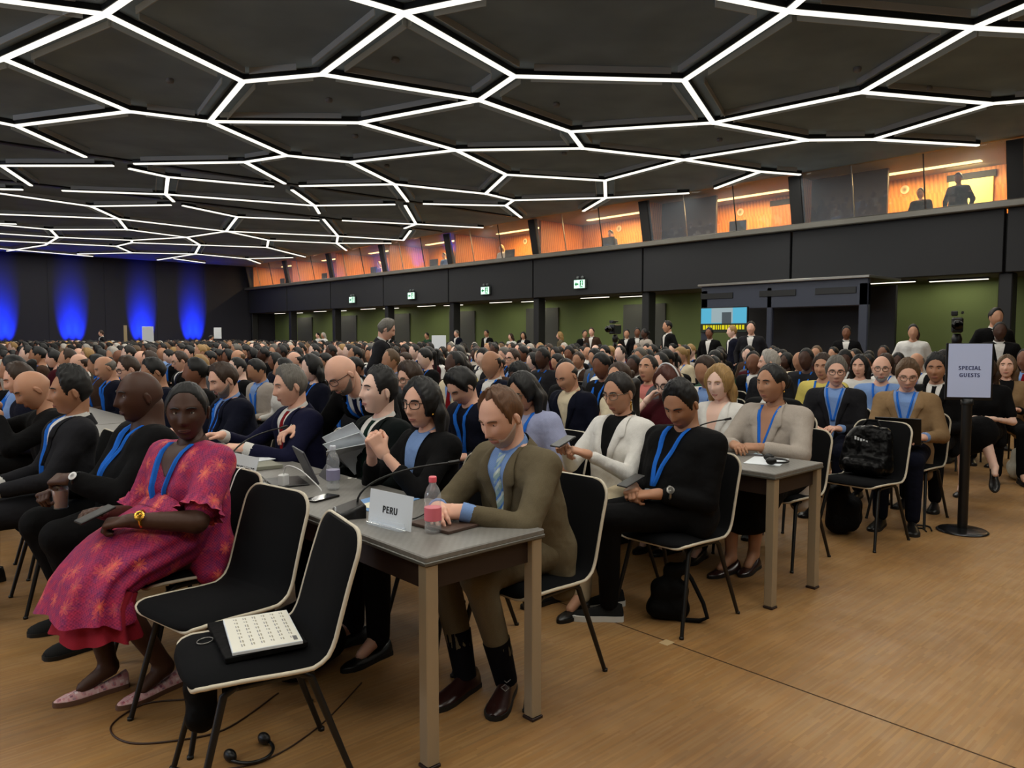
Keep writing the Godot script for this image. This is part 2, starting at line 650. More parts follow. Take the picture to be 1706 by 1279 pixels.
func room() -> void:
	# floor: two fields of strip parquet with a joint between, and the gap's filler
	var im := Image.create(1024, 1024, false, Image.FORMAT_RGB8)
	rng.seed = 8
	im.fill(Color(0.55, 0.42, 0.27))
	var y := 0
	while y < 1024:
		var x := -rng.randi_range(0, 160)
		while x < 1024:
			var ln := rng.randi_range(120, 230)
			var k := rng.randf_range(-0.03, 0.03)
			var warm := rng.randf_range(-0.012, 0.012)
			im.fill_rect(Rect2i(maxi(x, 0), y, mini(ln, 1024 - maxi(x, 0)), 8), Color(0.60 + k + warm, 0.455 + k, 0.285 + k * 0.8 - warm))
			x += ln
		y += 8
	var wear := noise_tex(0.006, 512, 77, [[0.0, 0.45, 0.6, 1.0], [Color(0.82, 0.8, 0.78), Color(0.97, 0.96, 0.95), Color(1, 1, 1), Color(1, 1, 1)]], false, 0.0, 5)
	var fm := mat("strip_parquet", Color(1, 1, 1), 0.42, {"tex": ImageTexture.create_from_image(im), "tri": 0.8, "world": true, "spec": 0.4})
	fm.detail_enabled = true
	fm.detail_blend_mode = BaseMaterial3D.BLEND_MODE_MUL
	fm.detail_albedo = wear
	fm.detail_uv_layer = BaseMaterial3D.DETAIL_UV_2
	fm.uv2_triplanar = true
	fm.uv2_world_triplanar = true
	fm.uv2_scale = Vector3.ONE * 0.21
	var rn := noise_tex(0.02, 256, 5, [[0.0, 1.0], [Color(0.36, 0.36, 0.36), Color(0.6, 0.6, 0.6)]])
	fm.roughness = 1.0
	fm.roughness_texture = rn
	var g := G.new()
	g.box(Vector3(-5.545, -0.05, -16.5), Vector3(16.91, 0.1, 53.0))
	var fl := struct("floor", g, fm)
	var g2 := G.new()
	g2.box(Vector3(11.465, -0.05, -16.5), Vector3(17.09, 0.1, 53.0))
	part("parquet_field", g2, fm, fl)
	var g3 := G.new()
	g3.box(Vector3(2.915, -0.052, -16.5), Vector3(0.01, 0.1, 53.0))
	part("joint_filler", g3, mat("joint_dark", Color(0.2, 0.13, 0.07), 0.7), fl)
	var tape := G.new()
	tape.box(Vector3(2.9, 0.0006, -2.09), Vector3(0.06, 0.0012, 0.05))
	tag(part("floor_tape", tape, mat("tape", Color(0.72, 0.62, 0.46), 0.5)), "small pale square of tape stuck on the parquet joint", "tape")
	# ceiling
	var cn := noise_tex(0.01, 256, 9, [[0.0, 1.0], [Color(0.85, 0.85, 0.85), Color(1, 1, 1)]])
	var cm := mat("ceiling_paint", Color(0.54, 0.63, 0.7), 0.85, {"tex": cn, "tri": 0.2, "world": true})
	var c := G.new()
	c.box(Vector3(3.0, CEIL + 0.1, -16.5), Vector3(34.2, 0.2, 53.2))
	var ceil_o := struct("ceiling", c, cm)
	# dark tracks of the movable walls and small fittings
	for z in [-18.66, -23.13]:
		var tr := G.new()
		tr.box(Vector3(2.9, CEIL - 0.02, z), Vector3(29.0, 0.04, 0.16), 0.005)
		part("wall_track", tr, M.black_metal, ceil_o)
	rng.seed = 5
	for p in [[6.2, -9.3], [4.1, -12.4], [6.4, -11.6], [9.4, -9.2], [11.5, -5.0], [13.2, -4.6], [7.9, -13.3], [12.0, -11.5], [9.8, -15.1], [13.5, -8.6]]:
		var sp := G.new()
		sp.lathe([Vector2(0.0, CEIL - 0.07), Vector2(0.05, CEIL - 0.065), Vector2(0.062, CEIL - 0.03), Vector2(0.05, CEIL - 0.001)], 14)
		var so := part("ceiling_detector", sp, mat("detector_grey", Color(0.45, 0.45, 0.45), 0.5), ceil_o, Transform3D(Basis.IDENTITY, Vector3(p[0], 0, p[1])))
	# end wall with the blue wash
	var wm := mat("end_wall_paint", Color(0.11, 0.11, 0.15), 0.8)
	var w := G.new()
	w.box(Vector3(3.0, 2.7, -42.55), Vector3(34.2, 5.5, 0.3))
	var ew := struct("wall_end", w, wm)
	for k in 8:
		var r := G.new()
		r.box(Vector3(18.0 - 2.5 * k - 1.25, 2.7, -42.395), Vector3(2.46, 5.4, 0.02), 0.004)
		part("wall_panel", r, wm, ew)
	# walls that close the hall out of the picture
	var dm := mat("dark_wall", Color(0.2, 0.2, 0.21), 0.85)
	var b1 := G.new()
	b1.box(Vector3(3.0, 2.7, 10.15), Vector3(34.2, 5.6, 0.3))
	struct("wall_near", b1, dm)
	var b2 := G.new()
	b2.box(Vector3(-14.15, 2.7, -16.5), Vector3(0.3, 5.6, 53.6))
	struct("wall_stage", b2, dm)
	# blue floor lamps along the end wall
	var lk := 0
	for x in [3.1, 6.05, 9.0, 12.25, 14.85]:
		var lo := base("floor_uplight", Vector3(x, 0, -41.85))
		tag(lo, ["blue floor lamp at the end wall beyond the picture's edge", "blue floor lamp lighting the end wall at the picture's edge", "blue floor lamp behind the standing man in dark shirt", "blue floor lamp behind the white sign held above the crowd", "blue floor lamp nearest to the corner of the booth wall"][lk], "lamp", "blue floor lamps along the end wall")
		lk += 1
		var body := G.new()
		body.box(Vector3(0, 0.13, 0), Vector3(1.7, 0.2, 0.22), 0.02)
		part("lamp_body", body, M.black_metal, lo)
		var lens := G.new()
		lens.box(Vector3(0, 0.235, -0.01), Vector3(1.6, 0.012, 0.16), 0.002)
		part("lamp_lens", lens, mat("blue_lens", Color(0.1, 0.2, 0.9), 0.4, {"emit": Color(0.1, 0.25, 1.0), "power": 4.0}), lo)
		for q in 3:
			var s := SpotLight3D.new()
			s.name = "uplight_beam"
			add_child(s, true)
			var sx: float = x + (q - 1.0) * 0.3
			s.position = Vector3(sx, 0.27, -41.86)
			s.look_at(Vector3(sx, 2.3, -42.45))
			s.light_color = Color(0.07, 0.2, 1.0)
			s.light_energy = 330.0
			s.spot_angle = 12.0
			s.spot_angle_attenuation = 1.0
			s.spot_range = 30.0
			s.light_size = 0.05
			s.shadow_enabled = true
	booth_wall()
	stage_screen()

func stage_screen() -> void:
	# the lit picture wall that the audience faces; it throws the cool light on their faces
	var o := base("stage_screen", Vector3(-13.6, 0, -12.0))
	tag(o, "large lit screen above the stage that the audience looks at", "screen")
	var f := G.new()
	f.box(Vector3(-0.05, 3.2, 0), Vector3(0.2, 3.3, 10.3), 0.02)
	part("screen_frame", f, M.black_metal, o)
	var s := G.new()
	s.box(Vector3(0.06, 3.2, 0), Vector3(0.02, 3.0, 10.0))
	part("screen_face", s, mat("screen_glow", Color(0.3, 0.34, 0.4), 0.5, {"emit": Color(0.8, 0.88, 1.0), "power": 1.5}), o)
	var a := AreaLight3D.new()
	a.name = "screen_light"
	a.area_size = Vector2(10.0, 3.0)
	a.light_color = Color(0.9, 0.94, 1.0)
	a.light_energy = 60.0
	a.area_range = 60.0
	a.area_attenuation = 2.0
	a.shadow_enabled = true
	add_child(a)
	a.position = Vector3(-13.5, 3.2, -12.0)
	a.look_at(Vector3(0, 1.2, -12.0))

func booth_wall() -> void:
	var fm := mat("fascia_paint", Color(0.095, 0.1, 0.115), 0.7)
	var sill := mat("sill_metal", Color(0.42, 0.41, 0.38), 0.4, {"metal": 0.4})
	var green := mat("green_wall", Color(0.37, 0.43, 0.24), 0.75)
	var black := mat("pillar_black", Color(0.07, 0.075, 0.085), 0.6)
	var grey := mat("door_grey", Color(0.26, 0.27, 0.25), 0.6)
	var orange := wood("booth_wood", Color(0.88, 0.54, 0.2))
	var doorw := wood("booth_door_wood", Color(0.76, 0.42, 0.14))
	var dark := mat("booth_dark", Color(0.08, 0.08, 0.085), 0.7)
	var glass := mat("booth_glass", Color(0.9, 0.95, 1.0), 0.02, {"alpha": 0.06})
	var posts := [0.0, 4.7, 9.35, 14.0, 18.7, 23.45, 28.1, 32.75, 37.4, 42.3]
	# lower wall: green bays under the balcony
	var lw := G.new()
	lw.box(Vector3(19.75, 1.4, -18.0), Vector3(0.3, 2.8, 49.2))
	struct("wall_back", lw, green)
	var sf := G.new()
	sf.box(Vector3(19.05, 2.88, -18.0), Vector3(1.7, 0.2, 49.2))
	struct("wall_back_soffit", sf, mat("soffit_paint", Color(0.3, 0.3, 0.3), 0.8))
	var fas := base("wall_back_fascia", Vector3.ZERO)
	fas.set_meta("kind", "structure")
	for k in posts.size() - 1:
		var f := G.new()
		var z0: float = -posts[k] - 0.03
		var z1: float = -posts[k + 1] + 0.03
		f.box(Vector3(18.06, 3.43, (z0 + z1) * 0.5), Vector3(0.16, 1.3, absf(z1 - z0)), 0.01)
		part("fascia_panel", f, fm, fas)
	var bk := G.new()
	bk.box(Vector3(18.2, 3.4, -18.0), Vector3(0.1, 1.2, 49.2))
	part("fascia_backing", bk, black, fas)
	var sl := G.new()
	sl.box(Vector3(17.98, 4.155, -18.0), Vector3(0.36, 0.15, 49.2), 0.02)
	part("booth_sill", sl, sill, fas)
	# near part of the fascia beyond the first post
	var nf := G.new()
	nf.box(Vector3(18.06, 3.43, 3.3), Vector3(0.16, 1.3, 6.5), 0.01)
	part("fascia_panel", nf, fm, fas)
	for k in posts.size():
		var p := G.new()
		p.box(Vector3(18.3, 1.39, -posts[k]), Vector3(0.35, 2.77, 0.26), 0.02)
		struct("pillar_%d" % (k + 1), p, black)
	# doors, lamps and exit signs of the bays
	for k in range(0, posts.size() - 1):
		var z: float = -posts[k]
		if k != 1 and k != 2:
			var dr := G.new()
			dr.box(Vector3(19.57, 1.25, z - 1.15), Vector3(0.06, 2.5, 1.7), 0.01)
			var dd := struct("door_%d" % (k + 1), dr, grey)
			var hd := G.new()
			hd.box(Vector3(19.52, 1.05, z - 1.7), Vector3(0.05, 0.04, 0.3), 0.01)
			part("push_bar", hd, M.steel, dd)
		var lz: Array = [z - 1.2, z - 2.6]
		if k == 2: lz = [z - 2.6]
		for u in lz:
			var at := Vector3(19.15 if u == lz[0] else 18.8, 2.745, u)
			var lo := base("recess_lamp", at)
			tag(lo, "slim white lamp under the balcony, %s bay from the right, %s" % [["first", "second", "third", "fourth", "fifth", "sixth", "seventh", "eighth", "ninth"][k], "over the door" if u == lz[0] else "over the green wall"], "lamp", "slim lamps under the balcony")
			var bg := G.new()
			bg.box(Vector3(0, 0.015, 0), Vector3(0.12, 0.04, 1.25), 0.006)
			part("lamp_body", bg, M.black_metal, lo)
			var tg := G.new()
			tg.box(Vector3(0, -0.012, 0), Vector3(0.085, 0.02, 1.2), 0.004)
			part("lamp_tube", tg, mat("tube_white", Color(0.9, 0.9, 0.88), 0.4, {"emit": Color(1.0, 0.97, 0.9), "power": 1.6}), lo)
			var al := AreaLight3D.new()
			al.name = "recess_light"
			al.area_size = Vector2(1.2, 0.085)
			al.light_color = Color(1.0, 0.96, 0.86)
			al.light_energy = 0.7
			al.area_range = 30.0
			al.area_attenuation = 2.0
			al.shadow_enabled = true
			add_child(al, true)
			al.transform = Transform3D(Basis(Vector3.UP, PI / 2) * Basis(Vector3.RIGHT, -PI / 2), at + Vector3(0, -0.03, 0))
	for k in 4:
		exit_sign(Vector3(17.95, 3.13, -[16.45, 21.13, 25.85, 30.6][k]), ["nearest to the camera operator", "second from the camera operator", "third from the camera operator", "nearest to the far corner"][k])
	# booths: glass front leaning out at the top
	var bw := G.new()
	bw.box(Vector3(20.5, 4.5, -18.0), Vector3(0.2, 2.2, 49.2))
	struct("wall_booths", bw, orange)
	var bf := G.new()
	bf.box(Vector3(19.35, 3.4, -18.0), Vector3(2.3, 0.1, 49.2))
	struct("floor_booths", bf, dark)
	var bc := G.new()
	bc.box(Vector3(19.6, 5.5, -18.0), Vector3(3.6, 0.1, 49.2))
	struct("ceiling_booths", bc, mat("booth_ceiling", Color(0.6, 0.55, 0.48), 0.8))
	var named := ["first booth at the picture's edge", "booth with the standing man", "booth with the dark unlit half", "booth over the camera operator", "booth over the middle exit sign", "fifth booth from the near end", "sixth booth from the near end", "seventh booth from the near end", "last booth in the far corner"]
	for k in range(0, posts.size() - 1):
		var za: float = -posts[k]
		var zb: float = -posts[k + 1]
		var zm := (za + zb) * 0.5
		var len := za - zb
		var o := base("interpreter_booth", Vector3(18.0, 4.22, zm))
		tag(o, "glazed interpreter booth with orange wood walls, " + named[k], "booth", "interpreter booths above the green wall")
		var lit := true
		if k in [1, 2]:
			var iw := G.new()
			iw.box(Vector3(0.75, 0.62, -len * 0.27), Vector3(0.08, 1.18, len * 0.4))
			part("inner_wall", iw, mat("booth_brown", Color(0.2, 0.1, 0.07), 0.6), o)
		# front glass in three panes, leaning towards the hall
		var tilt := Transform3D(Basis(Vector3.BACK, 0.2), Vector3.ZERO)
		for j in 3:
			var pg := G.new()
			pg.box(Vector3(0.0, 0.62, (j - 1) * len / 3.0), Vector3(0.012, 1.2, len / 3.0 - 0.02), 0.0, tilt)
			part("pane", pg, glass, o)
			if j < 2:
				var mg := G.new()
				mg.box(Vector3(0.0, 0.62, (j - 0.5) * len / 3.0), Vector3(0.03, 1.2, 0.022), 0.0, tilt)
				part("mullion", mg, M.steel if j == 0 else M.black_metal, o)
		# partition to the next booth, a dark wedge
		var pt := G.new()
		pt.box(Vector3(1.32, 0.62, -len * 0.5 + 0.06), Vector3(2.1, 1.18, 0.1))
		part("partition", pt, orange, o)
		var fp := G.new()
		fp.box(Vector3(0.03, 0.62, -len * 0.5 + 0.16), Vector3(0.14, 1.16, 0.3), 0.0, tilt)
		part("front_post", fp, dark, o)
		var dg := G.new()
		dg.box(Vector3(2.36, 0.52, 0.95), Vector3(0.06, 0.96, 0.95), 0.005)
		part("booth_door", dg, doorw if k != 1 else mat("corridor_yellow", Color(0.95, 0.88, 0.5), 0.6), o)
		if k == 1:
			var cl := AreaLight3D.new()
			cl.name = "doorway_light"
			cl.area_size = Vector2(0.8, 0.3)
			cl.light_color = Color(1.0, 0.93, 0.7)
			cl.light_energy = 2.0
			cl.area_range = 20.0
			cl.area_attenuation = 2.0
			cl.shadow_enabled = true
			add_child(cl)
			cl.position = Vector3(19.8, 5.4, zm + 0.95)
			cl.look_at(Vector3(20.4, 4.5, zm + 0.95))
		var dh := G.new()
		dh.box(Vector3(2.35, 1.06, 0.95), Vector3(0.05, 0.16, 1.05), 0.005)
		part("door_header", dh, dark, o)
		var ck := G.new()
		ck.lathe([Vector2(0, 0.0), Vector2(0.1, 0.0), Vector2(0.11, 0.015), Vector2(0.1, 0.03), Vector2(0, 0.03)], 16, Transform3D(Basis(Vector3.BACK, PI / 2), Vector3(2.39, 0.95, -0.55)))
		var co := part("booth_clock", ck, mat("clock_face", Color(0.85, 0.8, 0.66), 0.5), null, Transform3D(Basis.IDENTITY, o.position))
		tag(co, "round pale wall clock in the " + named[k], "clock", "clocks in the booths")
		var dk := G.new()
		dk.box(Vector3(0.62, 0.05, 0), Vector3(0.6, 0.05, len - 0.2), 0.01)
		part("desk", dk, dark, o)
		var sc := G.new()
		var mz := -0.9 if k in [0, 1] else 0.35
		sc.box(Vector3(0.75, 0.27, mz), Vector3(0.04, 0.32, 0.52), 0.01)
		sc.box(Vector3(0.78, 0.1, mz), Vector3(0.14, 0.05, 0.2), 0.01)
		var mo := part("monitor", sc, M.black_plastic, null, Transform3D(Basis.IDENTITY, o.position))
		tag(mo, "black monitor on the desk of the " + named[k], "monitor", "monitors in the booths")
		# lamp on the booth ceiling
		var lg := G.new()
		lg.box(Vector3(1.5, 1.21, 0.1), Vector3(0.16, 0.03, 2.6), 0.006)
		part("booth_lamp", lg, mat("booth_tube", Color(0.95, 0.9, 0.8), 0.4, {"emit": Color(1.0, 0.86, 0.6), "power": 2.4 if lit else 0.3}), o)
		if lit:
			var al := AreaLight3D.new()
			al.name = "booth_light"
			al.area_size = Vector2(2.6, 0.16)
			al.light_color = Color(1.0, 0.84, 0.58)
			al.light_energy = 16.0
			al.area_range = 30.0
			al.area_attenuation = 2.0
			al.shadow_enabled = true
			add_child(al, true)
			al.transform = Transform3D(Basis(Vector3.UP, PI / 2) * Basis(Vector3.RIGHT, -PI / 2), Vector3(19.5, 4.22 + 1.185, zm + 0.1))

func wood(called: String, col: Color) -> StandardMaterial3D:
	if M.has(called):
		return M[called]
	var im := Image.create(256, 128, false, Image.FORMAT_RGB8)
	rng.seed = called.length()
	for x in 256:
		var k := rng.randf_range(0.8, 1.0)
		for y in 128:
			var q := k + 0.08 * sin(y * 0.08 + x * 0.3)
			im.set_pixel(x, y, Color(q, q, q).clamp())
	return mat(called, col, 0.5, {"tex": ImageTexture.create_from_image(im), "tri": 0.8})

func exit_sign(at: Vector3, where: String) -> void:
	var o := base("exit_sign", at)
	tag(o, "green and white running man exit sign on the dark fascia, " + where, "sign", "exit signs along the balcony")
	var h := G.new()
	h.box(Vector3(-0.02, 0, 0), Vector3(0.08, 0.3, 0.5), 0.01)
	part("sign_case", h, mat("sign_case_grey", Color(0.25, 0.28, 0.27), 0.5), o)
	var f := G.new()
	f.box(Vector3(-0.064, 0, 0), Vector3(0.01, 0.26, 0.46), 0.002)
	part("sign_face", f, mat("sign_white", Color(0.85, 0.95, 0.9), 0.4, {"emit": Color(0.8, 1.0, 0.9), "power": 0.9}), o)
	var p := G.new()
	for q in [[0.1, 0.0, 0.13, 0.22], [0.03, 0.0, 0.02, 0.22]]:
		p.box(Vector3(-0.071, q[1], q[0]), Vector3(0.004, q[3], q[2]))
	var ar := [Vector3(-0.071, 0.0, -0.2), Vector3(-0.071, 0.08, -0.12), Vector3(-0.071, -0.08, -0.12)]
	p.tri3(ar[0], ar[1], ar[2], Vector3.LEFT)
	p.box(Vector3(-0.071, 0, -0.08), Vector3(0.004, 0.05, 0.09))
	part("pictogram", p, mat("sign_green", Color(0.02, 0.42, 0.22), 0.5, {"emit": Color(0.0, 0.5, 0.25), "power": 0.5}), o)
	var m := G.new()
	m.ball(Vector3(-0.075, 0.075, 0.11), Vector3(0.004, 0.022, 0.022))
	m.tube([Vector3(-0.076, 0.045, 0.105), Vector3(-0.076, -0.02, 0.1), Vector3(-0.076, -0.09, 0.07)], 0.014, 6)
	m.tube([Vector3(-0.076, -0.02, 0.1), Vector3(-0.076, -0.05, 0.135), Vector3(-0.076, -0.09, 0.15)], 0.012, 6)
	m.tube([Vector3(-0.076, 0.04, 0.07), Vector3(-0.076, 0.03, 0.145)], 0.009, 6)
	part("running_figure", m, M.sign_white, o)
	for s in [-0.1, 0.1]:
		var e := G.new()
		e.ball(Vector3(-0.03, 0.21, s), Vector3(0.05, 0.05, 0.05), Transform3D.IDENTITY, 10, 8)
		part("emergency_lamp", e, mat("lamp_shell", Color(0.4, 0.42, 0.42), 0.4), o)

# ---------------------------------------------------------------- furniture
var chair0: Node3D

func chair_profile(u: float) -> Vector3:
	# u from 0 (front lip) to 1 (top of the back): [y, z, half width]; the seat faces +z
	# rounded corners at both ends: the half width follows a quarter circle of 7 cm
	var w := 0.222 - 0.012 * u
	var near := minf(u, 1.0 - u) / 0.11
	if near < 1.0:
		w -= 0.075 * (1.0 - sqrt(1.0 - (1.0 - near) * (1.0 - near)))
	var tab := [[0.0, 0.425, 0.215], [0.035, 0.443, 0.205], [0.09, 0.449, 0.165], [0.2, 0.446, 0.07], [0.33, 0.438, -0.05], [0.42, 0.436, -0.125], [0.48, 0.455, -0.17], [0.54, 0.50, -0.196], [0.65, 0.585, -0.22], [0.78, 0.68, -0.248], [0.9, 0.765, -0.276], [1.0, 0.835, -0.297]]
	for k in range(1, tab.size()):
		if u <= tab[k][0]:
			var f: float = (u - tab[k - 1][0]) / (tab[k][0] - tab[k - 1][0])
			return Vector3(lerpf(tab[k - 1][1], tab[k][1], f), lerpf(tab[k - 1][2], tab[k][2], f), w)
	return Vector3(0.835, -0.297, w)

func make_chair(label: String) -> Node3D:
	var o := base("conference_chair", Vector3.ZERO)
	o.set_meta("stem", "conference_chair")
	tag(o, label, "chair", "black conference chairs")
	var rings: Array = []
	var us: Array = [0.0, 0.006, 0.015, 0.028, 0.045, 0.065, 0.09, 0.12]
	for k in 22:
		us.append(0.15 + 0.72 * k / 21.0)
	us.append_array([0.895, 0.92, 0.94, 0.957, 0.972, 0.985, 0.994, 1.0])
	var n := us.size() - 1
	for j in n + 1:
		var u: float = us[j]
		var p := chair_profile(u)
		var q := chair_profile(minf(u + 0.01, 1.0)) - chair_profile(maxf(u - 0.01, 0.0))
		var nn := Vector3(0, q.y, -q.x).normalized()
		nn = Vector3(0, -q.y, q.x).normalized()
		if nn.y < 0.0 and u < 0.45:
			nn = -nn
		if u >= 0.45 and nn.z < 0.0:
			nn = -nn
		var ring := PackedVector3Array()
		var m := 10
		var w: float = p.z - 0.006
		for i in m + 1:
			var x := lerpf(-w, w, float(i) / m)
			var crown := 0.022 * (1.0 - pow(absf(x) / w, 4.0)) + 0.004
			ring.append(Vector3(x, p.x, p.y) + nn * crown)
		for i in range(m, -1, -1):
			ring.append(Vector3(lerpf(-w, w, float(i) / m), p.x, p.y) - nn * 0.006)
		rings.append(ring)
	var sg := G.new()
	sg.loft(rings)
	smooth_normals(sg)
	part("seat_shell", sg, M.chair_fabric, o)
	var pts: Array = []
	for j in n + 1:
		var p := chair_profile(us[j])
		pts.append(Vector3(p.z, p.x, p.y))
	for j in range(n, -1, -1):
		var p := chair_profile(us[j])
		pts.append(Vector3(-p.z, p.x, p.y))
	var eg := G.new()
	eg.tube(pts, 0.0072, 8, true)
	part("edge_band", eg, M.chair_edge, o)
	var fg := G.new()
	for s in [-1.0, 1.0]:
		fg.tube([Vector3(s * 0.16, 0.405, 0.13), Vector3(s * 0.175, 0.413, 0.05), Vector3(s * 0.175, 0.413, -0.08), Vector3(s * 0.165, 0.405, -0.14)], 0.012, 8)
	fg.tube([Vector3(-0.17, 0.41, 0.08), Vector3(0.17, 0.41, 0.08)], 0.011, 8)
	fg.tube([Vector3(-0.17, 0.41, -0.09), Vector3(0.17, 0.41, -0.09)], 0.011, 8)
	part("seat_frame", fg, M.black_metal, o)
	for s in [-1.0, 1.0]:
		for e in [[0.13, 0.235], [-0.13, -0.27]]:
			var lg := G.new()
			lg.tube([Vector3(s * 0.172, 0.415, e[0] * 0.7), Vector3(s * 0.178, 0.395, e[0]), Vector3(s * 0.215, 0.0, e[1])], [0.012, 0.0125, 0.0095], 10)
			var l := part("leg", lg, M.black_metal, o)
			var ft := G.new()
			ft.lathe([Vector2(0, 0.0), Vector2(0.012, 0.0), Vector2(0.012, 0.012), Vector2(0, 0.014)], 8, Transform3D(Basis.IDENTITY, Vector3(s * 0.215, 0.0, e[1])))
			part("foot_cap", ft, M.black_plastic, l)
	return o

func table(x: float, z: float, len: float, label: String) -> Node3D:
	# its long side runs along z; x, z is the near stage-side corner
	var o := base("conference_table", Vector3(x + 0.275, 0, z - len * 0.5))
	tag(o, label, "table", "grey conference tables")
	var t := G.new()
	t.box(Vector3(0, 0.724, 0), Vector3(0.55, 0.022, len - 0.004), 0.004)
	part("table_top", t, M.laminate, o)
	var e := G.new()
	e.box(Vector3(0, 0.709, 0), Vector3(0.556, 0.014, len), 0.003)
	part("edge_frame", e, M.table_edge, o)
	var ap := G.new()
	for s in [-1.0, 1.0]:
		ap.box(Vector3(0, 0.655, s * (len * 0.5 - 0.045)), Vector3(0.47, 0.09, 0.02))
		ap.box(Vector3(s * 0.235, 0.655, 0), Vector3(0.02, 0.09, len - 0.1))
	part("apron", ap, mat("apron_brown", Color(0.16, 0.1, 0.07), 0.6), o)
	for sx in [-1.0, 1.0]:
		for sz in [-1.0, 1.0]:
			var l := G.new()
			l.box(Vector3(sx * 0.243, 0.357, sz * (len * 0.5 - 0.032)), Vector3(0.05, 0.69, 0.05), 0.004)
			var lo := part("leg", l, M.table_leg, o)
			var f := G.new()
			f.box(Vector3(sx * 0.243, 0.006, sz * (len * 0.5 - 0.032)), Vector3(0.056, 0.012, 0.056), 0.002)
			part("foot_cap", f, mat("foot_brown", Color(0.14, 0.07, 0.05), 0.5), lo)
	return o

func text(parent: Node, s: String, size: float, m: Material, t: Transform3D) -> void:
	var tm := TextMesh.new()
	var f := SystemFont.new()
	f.font_names = PackedStringArray(["Droid Sans"])
	f.font_weight = 700
	tm.font = f
	tm.text = s
	tm.font_size = 64
	tm.pixel_size = size / 46.0
	tm.depth = 0.0006
	tm.line_spacing = 10.0
	tm.curve_step = 2.0
	put("lettering", tm, m, parent, t)

func name_card(at: Vector3, turn: float, s: String, label: String, tilt: float) -> void:
	var o := base("name_card", at, turn)
	tag(o, label, "name card")
	var g := G.new()
	g.box(Vector3(0, 0.066, 0), Vector3(0.25, 0.13, 0.002), 0.0, Transform3D(Basis(Vector3.RIGHT, -tilt), Vector3.ZERO))
	part("card", g, M.paper, o)
	var h := G.new()
	h.box(Vector3(0, 0.006, 0.0), Vector3(0.2, 0.012, 0.06), 0.002)
	h.box(Vector3(0, 0.014, 0.012), Vector3(0.2, 0.026, 0.003), 0.0, Transform3D(Basis(Vector3.RIGHT, -tilt), Vector3.ZERO))
	part("clear_stand", h, M.clear_plastic, o)
	text(o, s, 0.026, M.print_black, Transform3D(Basis(Vector3.RIGHT, -tilt), Vector3.ZERO) * Transform3D(Basis.IDENTITY, Vector3(0, 0.062, 0.0022)))

func bottle(at: Vector3, label: String, cap: Material, lab: Material) -> void:
	var o := base("water_bottle", at)
	tag(o, label, "bottle", "water bottles on the tables")
	var prof := [Vector2(0.0, 0.004), Vector2(0.024, 0.0), Vector2(0.031, 0.008), Vector2(0.0315, 0.03), Vector2(0.029, 0.037), Vector2(0.0315, 0.045), Vector2(0.0315, 0.1), Vector2(0.028, 0.112), Vector2(0.0315, 0.122), Vector2(0.03, 0.145), Vector2(0.022, 0.168), Vector2(0.0135, 0.18), Vector2(0.0125, 0.195), Vector2(0.0, 0.195)]
	var g := G.new()
	g.lathe(prof, 24)
	part("bottle_body", g, M.bottle_plastic, o)
	var wg := G.new()
	wg.lathe([Vector2(0.0, 0.006), Vector2(0.028, 0.006), Vector2(0.0295, 0.03), Vector2(0.0275, 0.037), Vector2(0.0295, 0.045), Vector2(0.0295, 0.09), Vector2(0.0, 0.09)], 20)
	part("water", wg, M.bottle_water, o)
	var c := G.new()
	c.lathe([Vector2(0.0, 0.21), Vector2(0.013, 0.21), Vector2(0.0145, 0.206), Vector2(0.0145, 0.19), Vector2(0.0135, 0.188), Vector2(0.0, 0.188)], 20)
	part("cap", c, cap, o)
	var l := G.new()
	l.lathe([Vector2(0.032, 0.048), Vector2(0.0323, 0.05), Vector2(0.0323, 0.094), Vector2(0.032, 0.096)], 24)
	part("label_sleeve", l, lab, o)

func microphone(at: Vector3, turn: float, label: String) -> void:
	var o := base("desk_microphone", at, turn)
	tag(o, label, "microphone", "desk microphones")
	var g := G.new()
	g.loft([PackedVector3Array([Vector3(-0.07, 0, 0.055), Vector3(0.07, 0, 0.055), Vector3(0.07, 0, -0.055), Vector3(-0.07, 0, -0.055)]), PackedVector3Array([Vector3(-0.07, 0.022, 0.055), Vector3(0.07, 0.022, 0.055), Vector3(0.07, 0.05, -0.055), Vector3(-0.07, 0.05, -0.055)]), PackedVector3Array([Vector3(-0.06, 0.028, 0.046), Vector3(0.06, 0.028, 0.046), Vector3(0.06, 0.056, -0.048), Vector3(-0.06, 0.056, -0.048)])])
	part("base_unit", g, M.black_plastic, o)
	var lb := G.new()
	lb.box(Vector3(0.02, 0.036, 0.058), Vector3(0.028, 0.016, 0.002))
	part("unit_label", lb, M.paper, o)
	var s := G.new()
	var pts: Array = []
	for k in 12:
		var u := k / 11.0
		pts.append(Vector3(-0.01 + 0.02 * u, 0.05 + 0.11 * sin(u * PI * 0.5) + 0.03 * u, -0.035 - 0.38 * u * u))
	s.tube(pts, 0.0045, 8)
	part("gooseneck", s, M.black_metal, o)
	var h := G.new()
	h.tube([pts[11], pts[11] + Vector3(0.0, 0.004, -0.05)], [0.0075, 0.0085], 10)
	part("capsule", h, M.black_plastic, o)

func cord(called: String, pts: Array, r: float, m: Material, label: String, cat := "cable") -> Node3D:
	var c := Curve3D.new()
	for k in pts.size():
		var a: Vector3 = pts[maxi(k - 1, 0)]
		var b: Vector3 = pts[mini(k + 1, pts.size() - 1)]
		c.add_point(pts[k], -(b - a) / 6.0, (b - a) / 6.0)
	c.bake_interval = 0.03
	var g := G.new()
	g.tube(Array(c.get_baked_points()), r, 6)
	var o := part(called, g, m)
	tag(o, label, cat)
	return o

